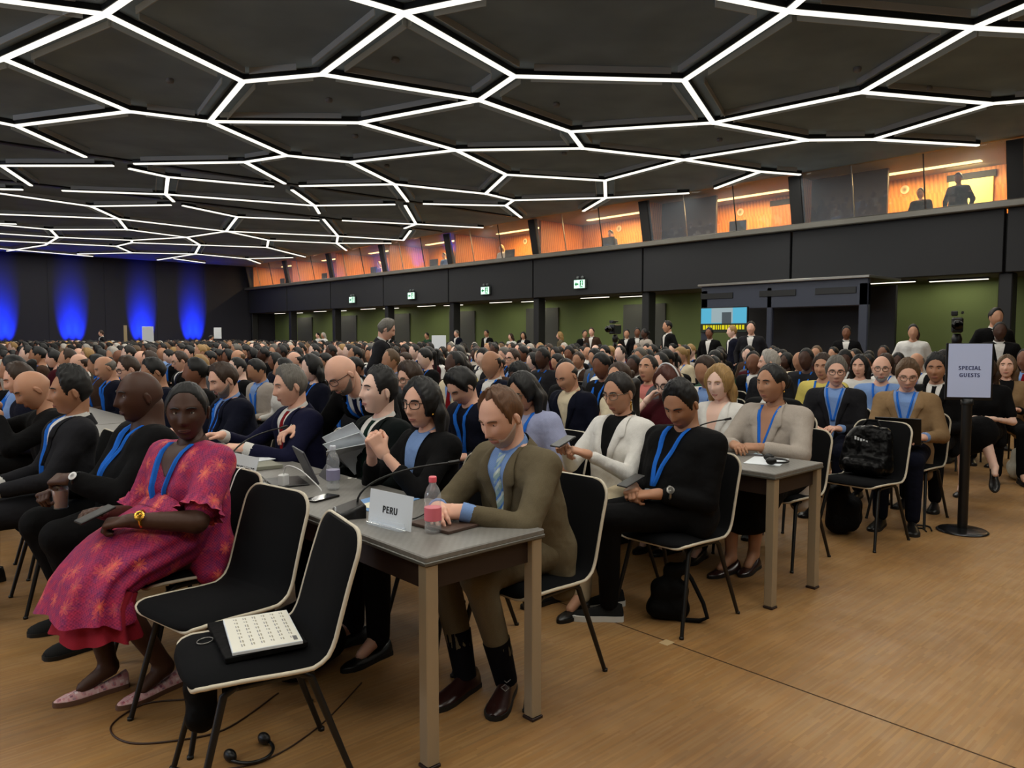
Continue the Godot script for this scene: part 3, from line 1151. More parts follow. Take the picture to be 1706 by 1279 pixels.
func sheet(called: String, at: Vector3, turn: float, w: float, h: float, th: float, m: Material, label: String, cat: String) -> Node3D:
	var o := base(called, at, turn)
	tag(o, label, cat)
	var g := G.new()
	g.box(Vector3(0, th * 0.5, 0), Vector3(w, th, h), minf(th * 0.3, 0.002))
	part("pages", g, m, o)
	return o

func soft_bag(called: String, at: Vector3, turn: float, bones: Array, m: Material, label: String, cell := 0.014) -> Node3D:
	var o := base(called, at, turn)
	tag(o, label, "bag")
	var mi := MeshInstance3D.new()
	mi.name = "bag_body"
	o.add_child(mi)
	var s := Sk.new()
	for b in bones:
		s.bone(b[0], b[1], b[2], b[3], 0.05)
	later(mi, s, cell, m, 0.008)
	return o

func furniture_materials() -> void:
	mat("led", Color(0.9, 0.9, 0.88), 0.5, {"emit": Color(1.0, 0.985, 0.93), "power": 1.25})
	mat("black_metal", Color(0.035, 0.035, 0.037), 0.45)
	mat("steel", Color(0.55, 0.54, 0.52), 0.35, {"metal": 0.8})
	cloth("chair_fabric", Color(0.06, 0.062, 0.07), 0.95, 0.1)
	mat("chair_edge", Color(0.78, 0.74, 0.66), 0.5)
	mat("laminate", Color(0.47, 0.46, 0.44), 0.45, {"tex": tex_weave, "tri": 0.9})
	mat("table_edge", Color(0.4, 0.4, 0.38), 0.4, {"metal": 0.5})
	mat("table_leg", Color(0.66, 0.6, 0.5), 0.42, {"metal": 0.35})
	mat("paper", Color(0.86, 0.88, 0.9), 0.7)
	mat("print_black", Color(0.04, 0.04, 0.06), 0.7)
	mat("print_navy", Color(0.1, 0.14, 0.36), 0.7)
	mat("clear_plastic", Color(0.9, 0.95, 1.0), 0.08, {"alpha": 0.12})
	mat("bottle_plastic", Color(0.92, 0.95, 0.97), 0.06, {"alpha": 0.14})
	mat("bottle_water", Color(0.85, 0.9, 0.92), 0.04, {"alpha": 0.1})
	mat("cap_pink", Color(0.92, 0.4, 0.46), 0.4)
	mat("cap_clear", Color(0.8, 0.82, 0.86), 0.4)
	mat("label_pink", Color(0.9, 0.45, 0.5), 0.5)
	mat("label_lilac", Color(0.55, 0.54, 0.66), 0.5)
	mat("white_plastic", Color(0.85, 0.85, 0.85), 0.35)
	mat("gold", Color(0.9, 0.68, 0.28), 0.25, {"metal": 0.95})
	mat("glass_screen", Color(0.02, 0.02, 0.025), 0.1)

# ---------------------------------------------------------------- what stands in the hall
func facing(x: float, v: float, turn := 0.0) -> Array:
	return [Vector3(x, 0, -v), -PI / 2 + deg_to_rad(turn)]

func furnish() -> void:
	# tables of the first two rows, numbered from the aisle
	var ords := ["nearest the aisle", "second from the aisle", "third from the aisle", "fourth from the aisle", "fifth from the aisle", "sixth from the aisle", "seventh from the aisle", "eighth from the aisle"]
	for k in 6:
		table(1.42, -1.98 - 1.62 * k, 1.6, "grey laminate table with square metal legs in the front row, " + (ords[k] if k else "with the PERU card"))
	for k in 5:
		table(3.66, -1.96 - 1.62 * k, 1.6, "grey laminate table in the second row, " + ords[k])
	# chairs
	chair0 = make_chair("empty black chair with white edge, papers lying on its seat, at the front")
	chair0.position = Vector3(0.985, 0, -2.32)
	chair0.rotation.y = -PI / 2 - deg_to_rad(12.0)
	var spots := [
		[1.06, 2.86, -10.0, "empty black chair with white edge between the papers and the woman in pink"],
		[1.12, 3.42, -4.0, "black chair under the woman in the pink dress"],
		[1.10, 4.04, 0.0, "black chair under the large man in black with a cup"],
		[0.93, 4.72, 0.0, "black chair under the young man in a dark suit with a blue lanyard"],
		[1.06, 5.42, 0.0, "black chair under the bald man holding up a camera"],
		[2.17, 2.29, -3.0, "black chair under the bearded man in the olive suit"],
		[2.25, 2.95, 0.0, "black chair under the woman in black with clasped hands"],
		[2.25, 3.5, 0.0, "black chair under the young man with a green tie"],
		[2.25, 4.4, 0.0, "black chair under the grey-haired man with a red tie"],
		[2.25, 5.25, 0.0, "black chair under the bearded man with a blue lanyard and navy suit"],
		[3.22, 2.28, 0.0, "black chair under the man in a black shirt looking at his phone"],
		[3.3, 2.84, 0.0, "black chair under the woman in a white trouser suit"],
		[3.32, 3.42, 0.0, "black chair under the woman with lavender puffed sleeves"],
		[3.32, 4.0, 0.0, "black chair under the man in navy with a dark cap of hair"],
		[4.58, 2.42, 0.0, "black chair under the woman in a beige jacket at the second table"],
		[4.58, 2.98, 0.0, "black chair under the blonde woman in a white jacket"],
		[4.58, 3.55, 0.0, "black chair under the red-haired woman with a headset"],
		[5.42, 2.24, 4.0, "black chair with white edge holding a black shoulder bag"],
		[6.35, 2.27, 0.0, "black chair under the man in a tan jacket with a laptop"],
		[6.35, 2.88, 0.0, "black chair under the man in a grey jacket and glasses"],
	]
	for s in spots:
		copy(chair0, Vector3(s[0], 0, -s[1]), -PI / 2 - deg_to_rad(s[2]), s[3])
	desk_things()
	sign_stand()
	floor_things()
	back_things()

func desk_things() -> void:
	var top := 0.7355
	name_card(Vector3(1.55, top, -2.4), -PI / 2 + 0.12, "PERU", "white name card reading PERU on the front table", 0.12)
	name_card(Vector3(1.5, top, -3.68), -PI / 2 + 0.1, "PHILIPPINES", "white name card reading PHILIPPINES further along the front table", 0.3)
	bottle(Vector3(1.625, top, -2.22), "clear water bottle with pink cap and label in front of the olive suit", M.cap_pink, M.label_pink)
	bottle(Vector3(1.74, top, -3.17), "clear water bottle with pale cap beside the grey folding tablet", M.cap_clear, M.label_lilac)
	microphone(Vector3(1.53, top, -2.66), -PI / 2 - 0.35, "black gooseneck microphone unit beside the PERU card")
	microphone(Vector3(1.55, top, -3.98), -PI / 2 + 0.4, "black gooseneck microphone in front of the man with a red tie")
	microphone(Vector3(3.84, top, -2.72), -PI / 2 - 0.2, "black gooseneck microphone on the second table beside the beige jacket")
	# tablet on a folded stand
	var o := base("tablet_computer", Vector3(1.72, top, -3.46), PI / 2 - 0.25)
	tag(o, "grey tablet with folding keyboard cover standing on the front table", "tablet")
	var a := G.new()
	a.box(Vector3(0, 0.09, 0), Vector3(0.25, 0.18, 0.01), 0.003, Transform3D(Basis(Vector3.RIGHT, -0.42), Vector3(0, 0.0, 0.06)))
	part("screen_back", a, mat("tablet_grey", Color(0.3, 0.3, 0.32), 0.5), o)
	var b := G.new()
	b.box(Vector3(0, 0.004, -0.07), Vector3(0.25, 0.008, 0.17), 0.002)
	part("keyboard", b, M.black_plastic, o)
	var c := G.new()
	c.box(Vector3(0, 0.05, 0.1), Vector3(0.24, 0.1, 0.006), 0.002, Transform3D(Basis(Vector3.RIGHT, 0.6), Vector3(0, 0.03, 0.02)))
	part("kick_stand", c, mat("tablet_grey", Color(0.3, 0.3, 0.32), 0.5), o)
	# papers and notebooks
	var t := sheet("notebook", Vector3(1.78, top, -2.28), -PI / 2 + 0.1, 0.22, 0.29, 0.012, mat("notebook_brown", Color(0.3, 0.22, 0.18), 0.6), "brown notebook under the hands of the man in olive", "notebook")
	sheet("brochure", Vector3(1.75, top, -2.78), -PI / 2 + 0.3, 0.21, 0.3, 0.003, mat("brochure_blue", Color(0.45, 0.62, 0.82), 0.4), "blue and white brochure on the table before the woman in black", "brochure")
	sheet("paper_sheet", Vector3(1.72, top + 0.0035, -2.72), -PI / 2 + 0.2, 0.16, 0.14, 0.002, mat("paper_cream", Color(0.9, 0.88, 0.78), 0.6), "cream paper card lying on the blue brochure", "paper")
	sheet("document_folder", Vector3(1.72, top, -4.05), -PI / 2 - 0.1, 0.32, 0.24, 0.02, mat("folder_green", Color(0.52, 0.52, 0.46), 0.6), "pale grey document folder before the man with a red tie", "folder")
	sheet("paper_sheet", Vector3(1.74, top + 0.0205, -4.2), -PI / 2 + 0.2, 0.3, 0.21, 0.004, M.paper, "white papers lying on the grey folder by the microphone", "paper")
	sheet("phone", Vector3(1.6, top, -3.02), -PI / 2 + 0.3, 0.075, 0.15, 0.009, M.glass_screen, "dark smartphone on the front table near the lilac label bottle", "phone")
	var ch := base("power_adapter", Vector3(1.6, top, -3.4), 0.4)
	tag(ch, "white cube power adapter on the table beside the PHILIPPINES card", "charger")
	var cg := G.new()
	cg.box(Vector3(0, 0.03, 0), Vector3(0.045, 0.06, 0.04), 0.006)
	part("adapter_body", cg, M.white_plastic, ch)
	cord("charging_cable", [Vector3(1.6, 0.79, -3.4), Vector3(1.6, 0.84, -3.36), Vector3(1.62, 0.83, -3.26), Vector3(1.66, 0.76, -3.16), Vector3(1.64, 0.752, -3.1)], 0.003, M.white_plastic, "white charging cable looping from the adapter to the phone")
	cord("charging_cable", [Vector3(1.56, 0.75, -3.5), Vector3(1.47, 0.82, -3.42), Vector3(1.34, 0.86, -3.3), Vector3(1.22, 0.72, -3.2), Vector3(1.05, 0.62, -3.15), Vector3(0.86, 0.62, -3.25)], 0.003, M.white_plastic, "white cable running from the table past the chair to the pink dress")
	cord("headset_cable", [Vector3(1.6, 0.742, -2.62), Vector3(1.68, 0.742, -2.55), Vector3(1.75, 0.742, -2.6), Vector3(1.7, 0.742, -2.5), Vector3(1.62, 0.742, -2.52), Vector3(1.66, 0.742, -2.42), Vector3(1.76, 0.742, -2.46)], 0.003, M.black_plastic, "black headset cord coiled behind the PERU card")
	# beige woman's table
	sheet("paper_sheet", Vector3(4.0, top, -2.2), -PI / 2 + 0.3, 0.2, 0.28, 0.003, M.paper, "white paper on the second table under the black headset", "paper")
	headset(Vector3(3.95, top + 0.004, -2.14), 0.6, "black headset lying on white paper at the second table")
	headset(Vector3(1.03, 0.0, -2.5), 0.2, "black headset lying on the floor under the front chair")

func headset(at: Vector3, turn: float, label: String) -> void:
	var o := base("headset", at, turn)
	tag(o, label, "headset")
	var g := G.new()
	var pts: Array = []
	for k in 13:
		var a := PI * k / 12.0
		pts.append(Vector3(cos(a) * 0.075, 0.014, sin(a) * 0.09))
	g.tube(pts, 0.006, 8)
	part("headband", g, M.black_plastic, o)
	for s in [-1.0, 1.0]:
		var e := G.new()
		e.ball(Vector3(s * 0.068, 0.022, -0.01), Vector3(0.018, 0.022, 0.03))
		part("ear_pad", e, M.black_plastic, o)

func sign_stand() -> void:
	var o := base("sign_stand", Vector3(6.23, 0, -1.83), -PI / 2 + 0.62)
	tag(o, "black floor stand with a white sheet reading SPECIAL GUESTS", "sign")
	var b := G.new()
	b.lathe([Vector2(0, 0.0), Vector2(0.17, 0.0), Vector2(0.175, 0.008), Vector2(0.16, 0.018), Vector2(0.05, 0.03), Vector2(0, 0.032)], 32)
	part("base_plate", b, mat("stand_chrome", Color(0.25, 0.25, 0.26), 0.25, {"metal": 0.9}), o)
	var p := G.new()
	p.lathe([Vector2(0.0, 0.03), Vector2(0.034, 0.03), Vector2(0.034, 0.95), Vector2(0.042, 0.955), Vector2(0.042, 1.0), Vector2(0.0, 1.0)], 18)
	part("pole", p, M.black_metal, o)
	var bd := G.new()
	bd.box(Vector3(0, 1.2, 0.015), Vector3(0.32, 0.42, 0.012), 0.003)
	part("backing_board", bd, M.black_plastic, o)
	var s := G.new()
	s.box(Vector3(0, 1.208, 0.024), Vector3(0.29, 0.395, 0.003))
	part("sheet", s, mat("sign_sheet", Color(0.74, 0.79, 0.93), 0.6), o)
	text(o, "SPECIAL\nGUESTS", 0.028, M.print_navy, Transform3D(Basis.IDENTITY, Vector3(0, 1.2, 0.0262)))

func floor_things() -> void:
	var black := cloth("bag_nylon", Color(0.035, 0.035, 0.038), 0.7, 0.8)
	# papers on the nearest chair, on a dark folder
	sheet("laptop_sleeve", Vector3(1.0, 0.472, -2.35), -PI / 2 - 0.2, 0.33, 0.25, 0.018, black, "black laptop sleeve on the seat of the front chair", "sleeve")
	var im := Image.create(256, 192, false, Image.FORMAT_RGB8)
	im.fill(Color(0.9, 0.89, 0.84))
	rng.seed = 3
	for r in 6:
		for c in 8:
			im.fill_rect(Rect2i(14 + c * 28, 16 + r * 28, rng.randi_range(12, 20), 4), Color(0.62, 0.6, 0.52))
			im.fill_rect(Rect2i(14 + c * 28, 23 + r * 28, rng.randi_range(8, 20), 3), Color(0.55, 0.55, 0.55))
	im.fill_rect(Rect2i(212, 8, 32, 12), Color(0.4, 0.4, 0.4))
	var pm := mat("printed_sheet", Color(1, 1, 1), 0.6, {"tex": ImageTexture.create_from_image(im)})
	var so := base("printed_papers", Vector3(1.01, 0.4905, -2.33), -PI / 2 - 0.28)
	tag(so, "stack of printed white papers lying on the front chair", "papers")
	var g := G.new()
	g.box(Vector3(0, 0.005, 0), Vector3(0.3, 0.01, 0.21), 0.001)
	part("pages", g, M.paper, so)
	var g2 := G.new()
	g2.face(Vector3(-0.147, 0.0104, 0.102), Vector3(0.147, 0.0104, 0.102), Vector3(0.147, 0.0104, -0.102), Vector3(-0.147, 0.0104, -0.102), Vector3.UP)
	part("printed_page", g2, pm, so)
	var rg := G.new()
	var ring: Array = []
	for k in 20:
		var a := TAU * k / 20
		ring.append(Vector3(cos(a) * 0.028, 0.0, sin(a) * 0.022))
	rg.tube(ring, 0.002, 6, true)
	tag(part("key_ring", rg, M.steel, null, Transform3D(Basis(Vector3.UP, 0.5), Vector3(0.86, 0.478, -2.42))), "thin silver ring lying on the front corner of the empty chair", "ring")
	# shoulder bag at the black shirt's chair, standing on the floor
	var sb := soft_bag("shoulder_bag", Vector3(3.15, 0, -2.27), -0.9, [[Vector3(-0.05, 0.06, 0), Vector3(0.06, 0.06, 0), 0.058, 0.058], [Vector3(-0.03, 0.16, 0), Vector3(0.06, 0.16, 0), 0.055, 0.05], [Vector3(0.02, 0.26, 0), Vector3(0.08, 0.27, 0), 0.04, 0.03]], black, "black shoulder bag with a loop strap on the floor by the black shirt", 0.011)
	var st := G.new()
	var sp: Array = []
	for k in 14:
		var a := lerpf(-0.5, 2.6, k / 13.0)
		sp.append(Vector3(0.1 + 0.11 * cos(a - 1.0), 0.15 + 0.14 * sin(a - 1.0), 0.02))
	st.tube([Vector3(0.07, 0.29, 0), Vector3(0.12, 0.22, 0.01), Vector3(0.18, 0.1, 0.02), Vector3(0.2, 0.03, 0.03), Vector3(0.16, 0.012, 0.03), Vector3(0.08, 0.012, 0.03), Vector3(0.02, 0.03, 0.03)], 0.011, 8, false, 1.6)
	part("strap", st, black, sb)
	# backpack under the chair with the bag
	soft_bag("backpack", Vector3(5.55, 0, -2.42), 0.3, [[Vector3(-0.1, 0.09, -0.04), Vector3(-0.1, 0.3, -0.04), 0.075, 0.07], [Vector3(0.1, 0.09, -0.04), Vector3(0.1, 0.3, -0.04), 0.075, 0.07], [Vector3(0.0, 0.09, -0.05), Vector3(0.0, 0.36, -0.05), 0.08, 0.06], [Vector3(-0.08, 0.1, 0.05), Vector3(0.08, 0.1, 0.05), 0.07, 0.07], [Vector3(-0.08, 0.2, 0.05), Vector3(0.08, 0.2, 0.05), 0.065, 0.065]], black, "black backpack standing on the floor beneath the chair with the bag")
	# bag on the chair
	var cb := soft_bag("shoulder_bag", Vector3(5.42, 0.465, -2.24), -PI / 2, [[Vector3(-0.13, 0.07, -0.06), Vector3(-0.11, 0.24, -0.1), 0.065, 0.06], [Vector3(0.12, 0.07, -0.06), Vector3(0.1, 0.24, -0.1), 0.065, 0.06], [Vector3(0.0, 0.07, -0.04), Vector3(0.0, 0.3, -0.1), 0.07, 0.05], [Vector3(-0.08, 0.29, -0.12), Vector3(0.09, 0.3, -0.12), 0.05, 0.05], [Vector3(-0.08, 0.08, 0.04), Vector3(0.1, 0.07, 0.04), 0.055, 0.06]], cloth("bag_shiny", Color(0.03, 0.03, 0.034), 0.3, 1.0), "shiny black bag with white lettering resting on an empty chair", 0.011)
	var hd := G.new()
	hd.tube([Vector3(-0.06, 0.34, -0.12), Vector3(-0.03, 0.39, -0.13), Vector3(0.04, 0.39, -0.13), Vector3(0.07, 0.34, -0.12)], 0.009, 8)
	part("handle", hd, black, cb)
	var lt := G.new()
	for k in 5:
		lt.box(Vector3(-0.07 + 0.02 * k, 0.265 - 0.006 * k, -0.033), Vector3(0.012, 0.024 - 0.003 * (k % 3), 0.004))
	part("white_mark", lt, M.paper, cb)
	# small bag hanging from the front chair
	soft_bag("shoulder_bag", Vector3(0.86, 0, -2.5), 0.2, [[Vector3(0, 0.3, 0), Vector3(0.03, 0.36, 0), 0.035, 0.02], [Vector3(0, 0.2, 0.02), Vector3(0.02, 0.3, 0), 0.05, 0.04]], black, "small black bag hanging under the front edge of the nearest chair", 0.009)
	soft_bag("shoulder_bag", Vector3(1.5, 0, -2.95), 0.4, [[Vector3(-0.12, 0.1, 0), Vector3(0.1, 0.1, 0), 0.09, 0.09], [Vector3(-0.1, 0.24, 0), Vector3(0.06, 0.24, 0), 0.08, 0.07]], black, "black bag standing under the front table behind the empty chairs")
	soft_bag("tote_bag", Vector3(9.0, 0, -2.15), 0.3, [[Vector3(-0.1, 0.1, 0), Vector3(0.12, 0.1, 0), 0.1, 0.1], [Vector3(-0.06, 0.22, 0), Vector3(0.08, 0.24, 0), 0.08, 0.07]], cloth("canvas_white", Color(0.78, 0.76, 0.7), 0.9, 1.0), "white canvas bag standing on the parquet at the picture's edge")
	var brown := mat("cable_brown", Color(0.2, 0.11, 0.05), 0.5)
	cord("floor_cable", [Vector3(1.0, 0.004, -3.05), Vector3(0.86, 0.004, -3.12), Vector3(0.72, 0.004, -3.02), Vector3(0.74, 0.004, -2.85), Vector3(0.9, 0.004, -2.74), Vector3(1.05, 0.004, -2.72), Vector3(1.3, 0.004, -2.85)], 0.0035, brown, "thin brown cable looping on the parquet beside the pink shoes")
	cord("floor_cable", [Vector3(0.8, 0.004, -2.6), Vector3(0.86, 0.004, -2.5), Vector3(1.05, 0.004, -2.42), Vector3(1.3, 0.004, -2.5), Vector3(1.6, 0.004, -2.7)], 0.003, brown, "thin cable crossing the floor below the nearest chair")
	cord("floor_cable", [Vector3(6.0, 0.006, -2.0), Vector3(6.08, 0.006, -2.06), Vector3(6.02, 0.006, -2.14), Vector3(6.12, 0.006, -2.16), Vector3(6.18, 0.006, -2.05), Vector3(6.05, 0.006, -1.98)], 0.006, M.black_plastic, "black cable heap on the floor beside the sign stand")

func back_things() -> void:
	# glazed technical cabin before the back wall
	var navy := mat("cabin_navy", Color(0.17, 0.19, 0.25), 0.5)
	var o := base("technical_cabin", Vector3(16.9, 0, -8.75))
	tag(o, "dark blue technical cabin with a screen before the green wall", "cabin")
	var len := 4.1
	var fr := G.new()
	fr.box(Vector3(-0.6, 2.42, 0), Vector3(0.12, 0.62, len), 0.02)
	fr.box(Vector3(-0.6, 1.3, len * 0.5 - 0.1), Vector3(0.12, 2.6, 0.2), 0.02)
	fr.box(Vector3(-0.6, 1.3, -len * 0.5 + 0.1), Vector3(0.12, 2.6, 0.2), 0.02)
	fr.box(Vector3(-0.6, 1.3, -0.2), Vector3(0.12, 2.6, 0.14), 0.02)
	part("front_frame", fr, navy, o)
	var rf := G.new()
	rf.box(Vector3(0.1, 2.72, 0), Vector3(1.7, 0.06, len + 0.1), 0.01)
	part("roof_plate", rf, M.steel, o)
	var bk := G.new()
	bk.box(Vector3(0.85, 1.3, 0), Vector3(0.1, 2.6, len))
	part("back_panel", bk, mat("cabin_dark", Color(0.06, 0.065, 0.09), 0.6), o)
	for z in [1.35, 0.0, -1.6]:
		var v := G.new()
		v.box(Vector3(-0.67, 2.45, z), Vector3(0.02, 0.14, 0.9), 0.004)
		part("vent_slot", v, M.black_metal, o)
	# screen showing a pale picture with a yellow caption
	var sc := base("wall_screen", Vector3(16.18, 1.86, -10.1))
	tag(sc, "lit screen with a yellow caption on the technical cabin", "screen")
	var f := G.new()
	f.box(Vector3(0, 0, 0), Vector3(0.06, 0.62, 1.3), 0.01)
	part("bezel", f, M.black_plastic, sc)
	var im := Image.create(128, 64, false, Image.FORMAT_RGB8)
	im.fill(Color(0.35, 0.72, 0.85))
	im.fill_rect(Rect2i(30, 0, 60, 40), Color(0.62, 0.7, 0.72))
	im.fill_rect(Rect2i(60, 12, 26, 30), Color(0.3, 0.34, 0.36))
	im.fill_rect(Rect2i(0, 42, 128, 22), Color(0.15, 0.17, 0.12))
	rng.seed = 4
	var px := 6
	while px < 118:
		var wd := rng.randi_range(3, 8)
		im.fill_rect(Rect2i(px, 46, wd, 12), Color(0.9, 0.85, 0.1))
		px += wd + 2
	var tx := ImageTexture.create_from_image(im)
	var sm := mat("screen_picture", Color(0.0, 0.0, 0.0), 0.3)
	sm.emission_enabled = true
	sm.emission = Color.BLACK
	sm.emission_texture = tx
	sm.emission_energy_multiplier = 0.9
	var fg := G.new()
	fg.face(Vector3(-0.032, -0.29, -0.63), Vector3(-0.032, -0.29, 0.63), Vector3(-0.032, 0.29, 0.63), Vector3(-0.032, 0.29, -0.63), Vector3.LEFT)
	part("screen_picture", fg, sm, sc)
	tripod_camera(Vector3(13.4, 0, -11.2), "black video camera on a tripod before the green wall")
	tripod_camera(Vector3(12.2, 0, -3.75), "black video camera on a tall tripod behind the sign")
	# placards raised above the crowd
	for q in [[Vector3(9.6, 0, -32.5), 1.55, 0.5, 0.62, "white placard raised above the far crowd before the blue wall"], [Vector3(13.0, 0, -34.0), 1.6, 0.36, 0.5, "cream placard beside the far woman in white"], [Vector3(10.6, 0, -14.2), 1.25, 0.34, 0.46, "grey placard with a word standing in the middle crowd"], [Vector3(8.9, 0, -33.0), 1.5, 0.14, 0.8, "narrow beige placard seen edge-on over the far crowd"]]:
		var p := base("placard_stand", q[0], -PI / 2 + 0.7)
		tag(p, q[4], "placard")
		var g := G.new()
		g.box(Vector3(0, q[1], 0), Vector3(q[2], q[3], 0.02), 0.004)
		part("placard", g, M.paper if q[2] != 0.14 else mat("placard_beige", Color(0.7, 0.62, 0.48), 0.7), p)
		var pl := G.new()
		pl.tube([Vector3(0, 0, -0.02), Vector3(0, q[1], -0.02)], 0.012, 8)
		part("pole", pl, M.black_metal, p)
		var bs := G.new()
		bs.lathe([Vector2(0, 0.0), Vector2(0.13, 0.0), Vector2(0.13, 0.01), Vector2(0.0, 0.03)], 16)
		part("base_plate", bs, M.black_metal, p)

func tripod_camera(at: Vector3, label: String) -> void:
	var o := base("video_camera", at, -PI / 2 + 0.3)
	tag(o, label, "camera", "video cameras on tripods")
	for k in 3:
		var a := TAU * k / 3.0
		var l := G.new()
		l.tube([Vector3(0, 1.35, 0), Vector3(cos(a) * 0.25, 0.7, sin(a) * 0.25), Vector3(cos(a) * 0.48, 0.0, sin(a) * 0.48)], [0.028, 0.022, 0.016], 8)
		part("leg", l, M.black_metal, o)
	var h := G.new()
	h.lathe([Vector2(0, 1.33), Vector2(0.06, 1.33), Vector2(0.07, 1.42), Vector2(0.05, 1.5), Vector2(0, 1.5)], 14)
	part("tripod_head", h, M.black_metal, o)
	var b := G.new()
	b.box(Vector3(0, 1.62, 0), Vector3(0.15, 0.22, 0.4), 0.02)
	part("camera_body", b, M.black_plastic, o)
	var ln := G.new()
	ln.lathe([Vector2(0, 0), Vector2(0.05, 0), Vector2(0.055, 0.12), Vector2(0.075, 0.2), Vector2(0.07, 0.24), Vector2(0.0, 0.24)], 16, Transform3D(Basis(Vector3.RIGHT, PI / 2), Vector3(0, 1.62, 0.2)))
	part("lens", ln, M.glass_screen, o)
	var vf := G.new()
	vf.box(Vector3(-0.04, 1.79, 0.06), Vector3(0.09, 0.07, 0.2), 0.012)
	part("viewfinder", vf, M.black_plastic, o)
	var mc := G.new()
	mc.tube([Vector3(0.06, 1.8, 0.0), Vector3(0.06, 1.8, 0.28)], 0.018, 8)
	part("microphone", mc, M.black_plastic, o)
	var pn := G.new()
	pn.tube([Vector3(0.03, 1.43, -0.05), Vector3(0.12, 1.2, -0.42)], 0.012, 8)
	part("pan_handle", pn, M.black_metal, o)

# ---------------------------------------------------------------- the people one can tell apart
func V(x: float, y: float, z: float) -> Vector3:
	return Vector3(x, y, z)

func who(x: float, v: float, label: String, upper: String, lower: String, skin_n: String, hair: String, hair_c: String, o := {}) -> Node3D:
	var d := {"x": x, "z": -v, "label": label, "upper": M[upper], "lower": M[lower], "skin": M[skin_n], "hair": hair, "hair_m": M["hair_" + hair_c], "flap": 1.0}
	d.merge(o, true)
	if d.has("turn"):
		d.yaw = -PI / 2 + deg_to_rad(d.turn)
	for k in ["shirt", "tie", "lanyard", "beard", "glasses", "shoe_m", "sole_m"]:
		if d.has(k) and d[k] is String:
			d[k] = M[d[k]]
	return person(d)

func woman(x: float, v: float, label: String, upper: String, lower: String, skin_n: String, hair: String, hair_c: String, o := {}) -> Node3D:
	var d := {"fem": true, "girth": 0.86, "wide": 0.87, "arm": 0.84, "torso": 0.97, "hs": 0.95, "shoe": "pump"}
	d.merge(o, true)
	return who(x, v, label, upper, lower, skin_n, hair, hair_c, d)

